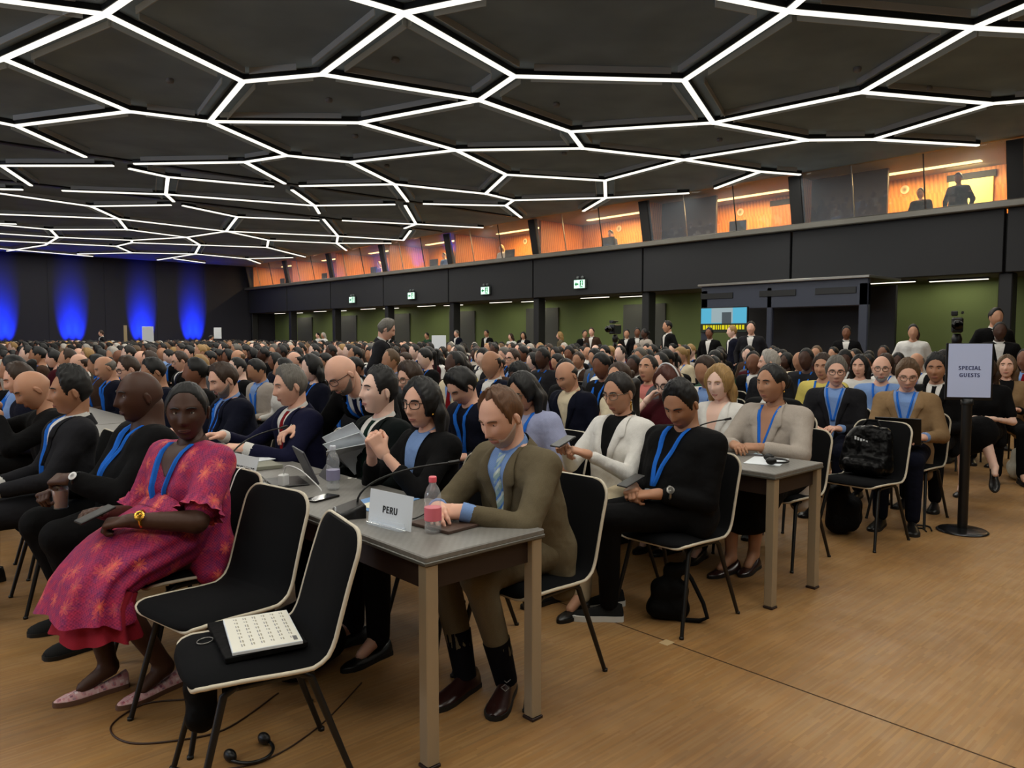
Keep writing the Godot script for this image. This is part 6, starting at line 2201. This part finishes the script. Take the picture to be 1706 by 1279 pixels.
# ---------------------------------------------------------------- persons
# Each stands or sits at the node's origin, faces +z, left hand towards +x.
func person(d: Dictionary) -> Node3D:
	var lod: int = d.get("lod", 1)
	var cell: float = [0.0125, 0.018, 0.027][lod]
	var root: Node3D
	root = base("person", Vector3(d.x, d.get("y", 0.0), d.z), d.get("yaw", -PI / 2))
	root.set_meta("stem", "person")
	tag(root, d.label, "person", d.get("group", ""))
	var stand: bool = d.get("stand", false)
	var g: float = d.get("girth", 1.0)
	var w: float = d.get("wide", 1.0)
	var tl: float = d.get("torso", 1.0) * (1.0 if stand else 0.95)
	var ar: float = d.get("arm", 1.0)
	var lean := deg_to_rad(d.get("lean", 2.0))
	var hip := Vector3(0, 0.93 if stand else 0.555, 0)
	if d.has("hip"):
		hip = d.hip
	var T := Transform3D(Basis(Vector3.UP, deg_to_rad(d.get("twist", 0.0))) * Basis(Vector3.RIGHT, lean) * Basis(Vector3.BACK, deg_to_rad(d.get("roll", 0.0))), hip)
	var up_m: Material = d.upper
	var low_m: Material = d.lower
	var skin_m: Material = d.skin
	var U := Sk.new()      # garment on the trunk
	var B := Sk.new()      # body
	var fem: bool = d.get("fem", false)
	# trunk
	for s in [-1.0, 1.0]:
		U.bone(T * Vector3(s * 0.078 * g, 0.0, 0.0), T * Vector3(s * 0.074 * g * w, 0.2 * tl, 0.008), 0.118 * g, 0.108 * g, 0.05)
		U.bone(T * Vector3(s * 0.074 * g * w, 0.2 * tl, 0.008), T * Vector3(s * 0.085 * g * w, 0.36 * tl, 0.004), 0.108 * g, 0.108 * (0.5 + 0.5 * g), 0.05)
		U.bone(T * Vector3(s * 0.035, 0.438 * tl, -0.024), T * Vector3(s * 0.165 * w, 0.41 * tl, -0.008), 0.052, 0.062, 0.04)
		B.bone(T * Vector3(s * 0.06 * g, 0.0, 0.0), T * Vector3(s * 0.07 * g * w, 0.36 * tl, 0.0), 0.1 * g, 0.09, 0.05)
		B.bone(T * Vector3(s * 0.03, 0.45 * tl, -0.018), T * Vector3(s * 0.16 * w, 0.41 * tl, -0.008), 0.045, 0.045, 0.05)
	U.bone(T * Vector3(-0.1 * w, 0.375 * tl, 0.0), T * Vector3(0.1 * w, 0.375 * tl, 0.0), 0.085, 0.085, 0.05)
	if g > 1.08:
		U.bone(T * Vector3(0, 0.1, 0.05), T * Vector3(0, 0.18, 0.04), 0.13 * g, 0.12 * g, 0.08)
	if fem:
		for s in [-1.0, 1.0]:
			U.bone(T * Vector3(s * 0.065, 0.285 * tl, 0.075), T * Vector3(s * 0.06, 0.3 * tl, 0.07), 0.065, 0.06, 0.05)
	var Ut := Sk.new()
	Ut.b = U.b.duplicate()
	# neck and head
	var N := T * Vector3(0, 0.47 * tl, -0.012)
	var nd := (T.basis.y * 0.6 + Vector3.UP * 0.4 + T.basis.z * 0.18).normalized()
	var hy: float = deg_to_rad(d.get("hyaw", 0.0))
	var hp: float = deg_to_rad(d.get("hpitch", 4.0))
	var hb := Basis(Vector3.UP, hy) * Basis(Vector3.RIGHT, hp) * Basis(Vector3.BACK, deg_to_rad(d.get("hroll", 0.0)))
	var neck_top := N + nd * 0.095
	var hs: float = d.get("hs", 1.0)
	var hc := neck_top + hb * Vector3(0, 0.062, 0.018) * hs
	var HT := Transform3D(hb.scaled(Vector3(d.get("hw", 1.0), 1.0, 1.0) * hs), hc)
	HT = Transform3D(hb * Basis.from_scale(Vector3(d.get("hw", 1.0), 1.0, 1.0) * hs), hc)
	var nr: float = d.get("neck", 0.047 if fem else 0.055)
	B.bone(T * Vector3(0, 0.40 * tl, -0.01), N, nr + 0.012, nr, 0.03)
	B.bone(N, neck_top + hb * Vector3(0, 0.015, -0.028), nr, nr - 0.01, 0.02)
	# arms
	var hands: Array = []
	var cuffs: Array = []
	var sleeve: float = d.get("sleeve", 1.0)
	for s in [-1.0, 1.0]:
		var sh := T * Vector3(s * 0.172 * w, 0.405 * tl, -0.004)
		var wr: Vector3 = d.get("hl" if s > 0 else "hr", Vector3(s * 0.12, 0.66, 0.26) if not stand else Vector3(s * 0.25, 0.86, 0.06))
		var pole: Vector3 = d.get("pl" if s > 0 else "pr", Vector3(s * 0.55, -0.6, -0.55))
		var l1 := 0.285
		var l2 := 0.255
		var far := (wr - sh).length()
		if far > (l1 + l2) * 0.99:
			wr = sh + (wr - sh) * ((l1 + l2) * 0.99 / far)
		var el := elbow(sh, wr, l1, l2, pole)
		if sleeve > 0.5:
			U.bone(sh, el, 0.066 * ar, 0.054 * ar, 0.03)
			U.bone(el, wr.lerp(el, 0.19 if sleeve > 0.9 else 0.5), 0.053 * ar, 0.04 * ar if sleeve > 0.9 else 0.05 * ar, 0.012)
		elif sleeve > 0.2:
			U.bone(sh, sh.lerp(el, 0.72), 0.064 * ar, 0.062 * ar, 0.025)
		B.bone(sh, el, 0.046 * ar, 0.04 * ar, 0.02)
		B.bone(el, wr, 0.041 * ar, 0.027 * minf(ar, 1.1), 0.012)
		var hk := "dl" if s > 0 else "dr"
		var hdir: Vector3 = d.get(hk, (wr - el).normalized())
		var hup: Vector3 = d.get("ul" if s > 0 else "ur", Vector3(s * 0.25, 1, 0.1))
		var hbas := frame(hdir, hup)
		if s > 0:
			hbas = hbas * Basis.from_scale(Vector3(-1, 1, 1))
		var pose: String = d.get("gl" if s > 0 else "gr", "relaxed")
		var hsc: float = d.get("hand", 0.92 if fem else 1.0)
		hands.append([hand(pose, 0.0042 if lod == 0 else 0.0075), Transform3D(hbas * Basis.from_scale(Vector3.ONE * hsc), wr), s > 0])
		cuffs.append([el, wr, s])
	# legs
	var Lw := Sk.new()
	var skirt: bool = d.get("skirt", false)
	var feet: Array = []
	for s in [-1.0, 1.0]:
		var hj := hip + Vector3(s * 0.085 * g, 0.0 if not stand else -0.02, 0.0)
		var kn: Vector3 = d.get("kl" if s > 0 else "kr", Vector3(s * 0.11, 0.525, 0.43) if not stand else Vector3(s * 0.1, 0.5, 0.03))
		var an: Vector3 = d.get("al" if s > 0 else "ar_", Vector3(s * 0.11, 0.1, 0.43) if not stand else Vector3(s * 0.11, 0.1, -0.01))
		var lg: float = d.get("leg", 1.0)
		if skirt:
			Lw.bone(hj, kn, 0.118 * g, 0.092, 0.16)
			Lw.bone(kn, kn.lerp(an, d.get("hem", 0.35)), 0.088, 0.1, 0.16)
		else:
			Lw.bone(hj, kn, 0.098 * g * lg, 0.07 * lg, 0.025)
			Lw.bone(kn, an + (kn - an).normalized() * d.get("ankle", 0.0), 0.066 * lg, 0.052 * lg, 0.02)
		Lw.bone(hip + Vector3(s * 0.03, 0.0, -0.03), hj, 0.11 * g, 0.1 * g, 0.04)
		B.bone(hj, kn, 0.08, 0.05, 0.02)
		B.bone(kn, kn.lerp(an, 0.35), 0.05, 0.052, 0.02)
		B.bone(kn.lerp(an, 0.35), an, 0.052, 0.034, 0.02)
		var fy: float = deg_to_rad(d.get("fl" if s > 0 else "fr", s * 8.0))
		var fp: float = deg_to_rad(d.get("tl" if s > 0 else "tr", 0.0))
		feet.append([Transform3D(Basis(Vector3.UP, fy) * Basis(Vector3.RIGHT, fp), Vector3(an.x, an.y - 0.1, an.z)), s])
		if lod < 2 and d.get("shoe", "dress") == "pump":
			B.bone(an, an + Basis(Vector3.UP, fy) * Vector3(0, -0.055, 0.1), 0.034, 0.026, 0.02)
	# meshes
	var body := MeshInstance3D.new()
	body.name = "body"
	root.add_child(body)
	var nu: int = [56, 36, 20][lod]
	var jaw: float = d.get("jaw", -0.02 if fem else 0.02)
	var extra: Array = [[skin_head(nu, [48, 30, 16][lod], jaw), HT, false]]
	if lod < 2 or d.get("handy", false):
		extra.append_array(hands)
	var more: Array = []
	if lod < 2:
		more = face(d, HT, jaw)
	later(body, B, cell * 1.25, skin_m, 0.0, extra, more)
	var top := MeshInstance3D.new()
	top.name = d.get("upname", "jacket")
	root.add_child(top)
	if d.has("flap") and not stand:
		for s in [-1.0, 1.0]:
			U.bone(T * Vector3(s * 0.12 * g, 0.0, -0.02), T * Vector3(s * 0.15 * g, -0.1 * d.flap, 0.03), 0.075, 0.06, 0.04)
	elif stand and d.get("coat", true):
		for s in [-1.0, 1.0]:
			U.bone(T * Vector3(s * 0.075 * g, 0.0, 0.0), hip + Vector3(s * 0.085, -0.16, 0.0), 0.118 * g, 0.115 * g, 0.04)
	later(top, U, cell, up_m, 0.008 if lod == 0 else 0.005)
	if d.get("legs", true):
		var low := MeshInstance3D.new()
		low.name = "skirt" if skirt else "trousers"
		root.add_child(low)
		later(low, Lw, cell, low_m, 0.004)
		for f in feet:
			var sp := shoe(d.get("shoe", "dress"), lod)
			var so := part("shoe", sp[0], d.get("shoe_m", mat("black_leather", Color(0.05, 0.045, 0.045), 0.35)), root, f[0])
			part("sole", sp[1], d.get("sole_m", mat("dark_sole", Color(0.04, 0.035, 0.03), 0.6)), so)
	# what lies on the chest
	var x_in: float = d.get("vee", 0.06)
	var y_lo: float = d.get("veelow", 0.17) * tl
	var q := 12 if lod == 0 else (7 if lod == 1 else 4)
	if d.has("shirt"):
		var sg := G.new()
		patch(sg, Ut, T, rows_of([[0.492 * tl, -x_in - 0.004, x_in + 0.004], [0.45 * tl, -x_in, x_in], [0.40 * tl, -x_in * 0.82, x_in * 0.82], [y_lo, -0.006, 0.006]], q), 4 if lod < 2 else 2, 0.009)
		# collar band
		var rings: Array = []
		for k in [[-0.028, nr + 0.016], [0.0, nr + 0.014], [0.026, nr + 0.006]]:
			var ring := PackedVector3Array()
			for i in 14:
				var a := TAU * i / 14
				ring.append(N + nd * (k[0] - 0.022 * cos(a) + 0.012) + T.basis.x * sin(a) * k[1] + T.basis.z * cos(a) * k[1])
			rings.append(ring)
		sg.loft(rings, true, false)
		part("shirt", sg, d.shirt, root)
		if d.get("lapel", true) and lod < 2:
			var lg2 := G.new()
			for s in [-1.0, 1.0]:
				var keys := [[0.495 * tl, s * (x_in + 0.006), s * (x_in + 0.02)], [0.46 * tl, s * x_in, s * (x_in + 0.035)], [0.42 * tl, s * x_in * 0.9, s * (x_in + 0.045)], [0.375 * tl, s * x_in * 0.78, s * (x_in + 0.05)], [0.36 * tl, s * x_in * 0.74, s * (x_in + 0.03)], [0.27 * tl, s * x_in * 0.42, s * (x_in * 0.5 + 0.035)], [y_lo, s * 0.004, s * 0.012]]
				patch(lg2, Ut, T, rows_of(keys, q + 4), 2, 0.017)
			var arc: Array = []
			for k in [[-0.034, nr + 0.046], [-0.004, nr + 0.032], [0.02, nr + 0.021], [0.0, nr + 0.017]]:
				var line := PackedVector3Array()
				for i in 15:
					var a := deg_to_rad(lerpf(62.0, 298.0, i / 14.0))
					line.append(N + nd * (k[0] - 0.03 * cos(a) - 0.004) + T.basis.x * sin(a) * k[1] + T.basis.z * cos(a) * k[1])
				arc.append(line)
			var cg2 := G.new()
			cg2.loft(arc, false, false)
			for i in cg2.n.size():
				if cg2.n[i].dot(cg2.v[i] - N) < 0.0:
					cg2.n[i] = -cg2.n[i]
			cg2.ix = PackedInt32Array()
			for j in 3:
				for i in 14:
					cg2.tri(j * 15 + i, j * 15 + i + 1, j * 15 + i + 16)
					cg2.tri(j * 15 + i, j * 15 + i + 16, j * 15 + i + 15)
			lg2.add(cg2)
			part("lapels", lg2, up_m, root)
		if sleeve > 0.9 and lod < 2 and d.get("cuffs", true):
			for c in cuffs:
				var cg := G.new()
				var dir: Vector3 = (c[1] - c[0]).normalized()
				cg.tube([c[1] - dir * 0.06, c[1] - dir * 0.012, c[1] + dir * 0.004, c[1] + dir * 0.005], [0.036, 0.0375, 0.037, 0.033], 14)
				part("cuff", cg, d.shirt, root)
	if d.has("tie"):
		var tg := G.new()
		patch(tg, Ut, T, rows_of([[0.475 * tl, -0.02, 0.02], [0.445 * tl, -0.014, 0.014], [0.3 * tl, -0.026, 0.026], [maxf(y_lo - 0.02, 0.08), -0.034, 0.034]], q + 2), 2, 0.016)
		part("tie", tg, d.tie, root)
	if d.has("lanyard"):
		var yl: float = d.get("lanlow", 0.12)
		var lx: float = d.get("lanx", 0.0)
		var bg := G.new()
		for s in [-1.0, 1.0]:
			patch(bg, Ut, T, rows_of([[0.49 * tl, s * 0.064 - 0.008, s * 0.064 + 0.008], [yl, lx + s * 0.007 - 0.008, lx + s * 0.007 + 0.008]], q), 1, 0.018)
		var lan := part("lanyard", bg, d.lanyard, root)
		if d.get("badge", true) and lod < 2:
			var bd := G.new()
			patch(bd, Ut, T, rows_of([[yl - 0.02, lx - 0.042, lx + 0.042], [yl - 0.14, lx - 0.042, lx + 0.042]], 3), 2, 0.026)
			part("badge", bd, d.get("badge_m", mat("badge_card", Color(0.75, 0.82, 0.86), 0.4)), lan)
	# hair
	var style: String = d.get("hair", "short")
	var hm: Material = d.get("hair_m", M["hair_black"])
	if style != "none":
		var shell: String = {"afro": "full", "bun": "back", "pony": "back", "bob": "long", "crop": "short"}.get(style, style)
		var th: float = d.get("thick", {"short": 0.007, "crop": 0.004, "full": 0.014, "recede": 0.006, "long": 0.016, "bob": 0.018, "back": 0.01, "bald": 0.005, "afro": 0.035, "bun": 0.009, "pony": 0.01}.get(style, 0.008))
		var tp: float = d.get("top", {"short": 0.018, "crop": 0.006, "full": 0.026, "recede": 0.014, "long": 0.02, "bob": 0.022, "back": 0.014, "afro": 0.045, "bun": 0.012, "pony": 0.013}.get(style, 0.01))
		var hg := G.new()
		hg.add(hair_shell(shell, th, tp, [64, 44, 24][lod], [48, 32, 16][lod], jaw, int(d.x * 100.0)), HT)
		var hm_i := MeshInstance3D.new()
		hm_i.name = "hair"
		root.add_child(hm_i)
		var hsk := Sk.new()
		var hl: float = d.get("hairlen", 0.2)
		if style in ["long", "bob"]:
			for s in [-1.0, 1.0]:
				var a0 := HT * Vector3(s * 0.066, 0.05, -0.03)
				var a1 := HT * Vector3(s * 0.083, -0.05, -0.03)
				var a2 := a1 + Vector3(s * 0.005, -hl * 0.55, -0.01)
				hsk.bone(a0, a1, 0.024, 0.03, 0.03)
				hsk.bone(a1, a2, 0.03, 0.022, 0.03)
				var b0 := HT * Vector3(s * 0.035, 0.0, -0.085)
				var b1 := HT * Vector3(s * 0.045, -0.09, -0.085)
				hsk.bone(b0, b1, 0.03, 0.036, 0.04)
				hsk.bone(b1, b1 + Vector3(0, -hl * 0.6, -0.015), 0.036, 0.026, 0.04)
		elif style == "pony":
			var p0 := HT * Vector3(0, 0.02, -0.105)
			var p1 := p0 + HT.basis * Vector3(0, 0.0, -0.05)
			hsk.bone(p0, p1, 0.02, 0.026, 0.02)
			hsk.bone(p1, p1 + Vector3(0.0, -hl, -0.02), 0.028, 0.016, 0.02)
		elif style == "bun":
			hsk.bone(HT * Vector3(0, -0.01, -0.115), HT * Vector3(0, 0.01, -0.125), 0.04, 0.04, 0.03)
		var eb := G.new()
		if lod < 2:
			for s in [-1.0, 1.0]:
				var pts: Array = []
				for k in 5:
					var x := lerpf(0.014, 0.05, k / 4.0)
					pts.append(HT * face_point(s * x, 0.031 + 0.005 * sin(k / 4.0 * PI) - 0.002 * k / 4.0, jaw, 0.0015))
				eb.tube(pts, [0.0025, 0.0038, 0.004, 0.0034, 0.002], 6)
		later(hm_i, hsk, cell * 0.8, hm, 0.004, [[hg, Transform3D.IDENTITY, false], [eb, Transform3D.IDENTITY, false]])
	elif lod < 2:
		var eb2 := G.new()
		for s in [-1.0, 1.0]:
			var pts2: Array = []
			for k in 5:
				pts2.append(HT * face_point(s * lerpf(0.014, 0.05, k / 4.0), 0.031 + 0.005 * sin(k / 4.0 * PI), jaw, 0.0012))
			eb2.tube(pts2, [0.0022, 0.0032, 0.0034, 0.003, 0.002], 6)
		part("eyebrows", eb2, hm, root)
	if d.has("beard"):
		var bdg := G.new()
		bdg.add(hair_shell("beard", d.get("beardth", 0.006), 0.006, 64 if lod == 0 else 40, 60 if lod == 0 else 36, jaw, 7), HT)
		part("beard", bdg, d.beard, root)
	if d.has("glasses"):
		var gg := G.new()
		for s in [-1.0, 1.0]:
			var ring: Array = []
			for k in 16:
				var a := TAU * k / 16
				var ex := pow(absf(cos(a)), 0.7) * signf(cos(a)) * 0.0245
				var ey := pow(absf(sin(a)), 0.7) * signf(sin(a)) * 0.019
				ring.append(HT * Vector3(s * 0.033 + ex, 0.01 + ey, 0.1 - 7.0 * (s * 0.033 + ex) * (s * 0.033 + ex)))
			gg.tube(ring, 0.0019 if lod == 0 else 0.0026, 6, true)
			gg.tube([HT * Vector3(s * 0.057, 0.018, 0.078), HT * Vector3(s * 0.078, 0.014, 0.03), HT * Vector3(s * 0.082, 0.008, -0.01)], 0.0018, 6)
		gg.tube([HT * Vector3(-0.01, 0.014, 0.1), HT * Vector3(0, 0.017, 0.102), HT * Vector3(0.01, 0.014, 0.1)], 0.0018, 6)
		part("glasses", gg, d.glasses, root)
	root.set_meta("_hc", hc)
	return root

func face_point(x: float, y: float, jaw: float, off: float) -> Vector3:
	var th := asin(clampf(y / (0.12 if y > 0.0 else 0.116), -1, 1))
	var lo := -1.4
	var hi := 1.4
	for k in 22:
		var m := (lo + hi) * 0.5
		if head_at(th, m, 0.0, jaw).x < x:
			lo = m
		else:
			hi = m
	var p := head_at(th, lo, 1.0, jaw)
	return p + Vector3(x * 4.0, 0, 1).normalized() * off

func face(d: Dictionary, HT: Transform3D, jaw: float) -> Array:
	var white := G.new()
	var iris := G.new()
	var lid := G.new()
	var lips := G.new()
	var shut: float = d.get("shut", 0.35)
	var gaze: Vector2 = d.get("gaze", Vector2.ZERO)
	for s in [-1.0, 1.0]:
		var e := face_point(s * 0.031, 0.012, jaw, 0.0) + Vector3(-s * 0.001, 0, -0.0075)
		white.ball(e, Vector3.ONE * 0.0122, HT, 14, 10)
		iris.ball(e + Vector3(gaze.x, gaze.y, 1.0).normalized() * 0.0068, Vector3.ONE * 0.0062, HT, 12, 8)
		lid.ball(e + Vector3(0, 0.0085 - 0.009 * shut, -0.0012), Vector3(0.0145, 0.0122, 0.0135), HT, 14, 10)
		lid.ball(e + Vector3(0, -0.0095, -0.0015), Vector3(0.014, 0.0085, 0.0118), HT, 12, 8)
	var a: Array = []
	var b: Array = []
	for k in 7:
		var x := lerpf(-0.024, 0.024, k / 6.0)
		var u := absf(x) / 0.024
		a.append(HT * face_point(x, -0.0615 - 0.002 * u * u, jaw, 0.0))
		b.append(HT * face_point(x, -0.0695 + 0.004 * u * u, jaw, 0.0))
	lips.tube(a, [0.0012, 0.0032, 0.004, 0.0038, 0.004, 0.0032, 0.0012], 8)
	lips.tube(b, [0.0012, 0.0038, 0.0052, 0.0056, 0.0052, 0.0038, 0.0012], 8)
	var sk: StandardMaterial3D = d.skin
	var key := "lips_" + sk.resource_name
	var lm := mat(key, sk.albedo_color.lerp(Color(0.45, 0.16, 0.15), d.get("lips", 0.45)), 0.45)
	return [[white, mat("eye_white", Color(0.66, 0.63, 0.6), 0.5)], [iris, mat("eye_iris", Color(0.05, 0.03, 0.022), 0.3)], [lid, sk], [lips, lm]]

func make_materials() -> void:
	wrinkle.seed = 5
	wrinkle.frequency = 0.055
	wrinkle.fractal_octaves = 3
	var im := Image.create(128, 128, false, Image.FORMAT_RGB8)
	rng.seed = 11
	for y in 128:
		for x in 128:
			var k := 0.93 + 0.05 * rng.randf() + (0.02 if (x + y) % 4 < 2 else -0.03)
			im.set_pixel(x, y, Color(k, k, k))
	tex_weave = ImageTexture.create_from_image(im)
	var im2 := Image.create(128, 128, false, Image.FORMAT_RGB8)
	for x in 128:
		var k := 0.7 + 0.3 * rng.randf()
		for y in 128:
			var q := clampf(k + 0.12 * (rng.randf() - 0.5), 0.0, 1.0)
			im2.set_pixel(x, y, Color(q, q, q))
	tex_hair = ImageTexture.create_from_image(im2)
	tex_fold = noise_tex(0.011, 256, 3, [], true, 9.0, 3)
	for h in [["hair_black", Color(0.045, 0.04, 0.04)], ["hair_dark", Color(0.1, 0.075, 0.06)], ["hair_brown", Color(0.24, 0.16, 0.1)], ["hair_sandy", Color(0.42, 0.32, 0.22)], ["hair_grey", Color(0.45, 0.43, 0.4)], ["hair_white", Color(0.75, 0.72, 0.68)], ["hair_blond", Color(0.7, 0.55, 0.33)], ["hair_red", Color(0.33, 0.14, 0.07)], ["hair_auburn", Color(0.42, 0.28, 0.17)]]:
		hair_mat(h[0], h[1])
	for s in [["skin_pale", Color(0.9, 0.75, 0.68)], ["skin_fair", Color(0.86, 0.67, 0.58)], ["skin_tan", Color(0.74, 0.55, 0.44)], ["skin_olive", Color(0.66, 0.48, 0.37)], ["skin_brown", Color(0.47, 0.31, 0.23)], ["skin_dark", Color(0.28, 0.18, 0.135)], ["stubble", Color(0.68, 0.59, 0.54)], ["beard_grey", Color(0.46, 0.41, 0.38)]]:
		skin(s[0], s[1])
	for c in [["wool_black", Color(0.055, 0.055, 0.06)], ["wool_navy", Color(0.06, 0.07, 0.13)], ["wool_charcoal", Color(0.13, 0.13, 0.145)], ["wool_grey", Color(0.33, 0.34, 0.36)], ["wool_olive", Color(0.40, 0.36, 0.28)], ["wool_tan", Color(0.58, 0.47, 0.34)], ["wool_beige", Color(0.68, 0.64, 0.6)], ["wool_brown", Color(0.25, 0.18, 0.14)],
			["cotton_white", Color(0.88, 0.87, 0.85)], ["cotton_blue", Color(0.5, 0.62, 0.82)], ["cotton_cream", Color(0.86, 0.8, 0.68)], ["cotton_yellow", Color(0.85, 0.78, 0.42)], ["cotton_lavender", Color(0.62, 0.64, 0.76)], ["cotton_burgundy", Color(0.25, 0.06, 0.09)], ["cotton_green", Color(0.16, 0.28, 0.2)], ["cotton_pink", Color(0.8, 0.48, 0.45)], ["silk_red", Color(0.48, 0.05, 0.09)], ["silk_green", Color(0.04, 0.14, 0.11)], ["silk_navy", Color(0.06, 0.08, 0.2)], ["lanyard_blue", Color(0.14, 0.42, 0.82)]]:
		cloth(c[0], c[1])
	mat("black_leather", Color(0.05, 0.045, 0.045), 0.35)
	mat("black_plastic", Color(0.03, 0.03, 0.032), 0.4)
	mat("glasses_dark", Color(0.05, 0.045, 0.05), 0.3)
	mat("glasses_metal", Color(0.5, 0.47, 0.42), 0.3, {"metal": 0.8})
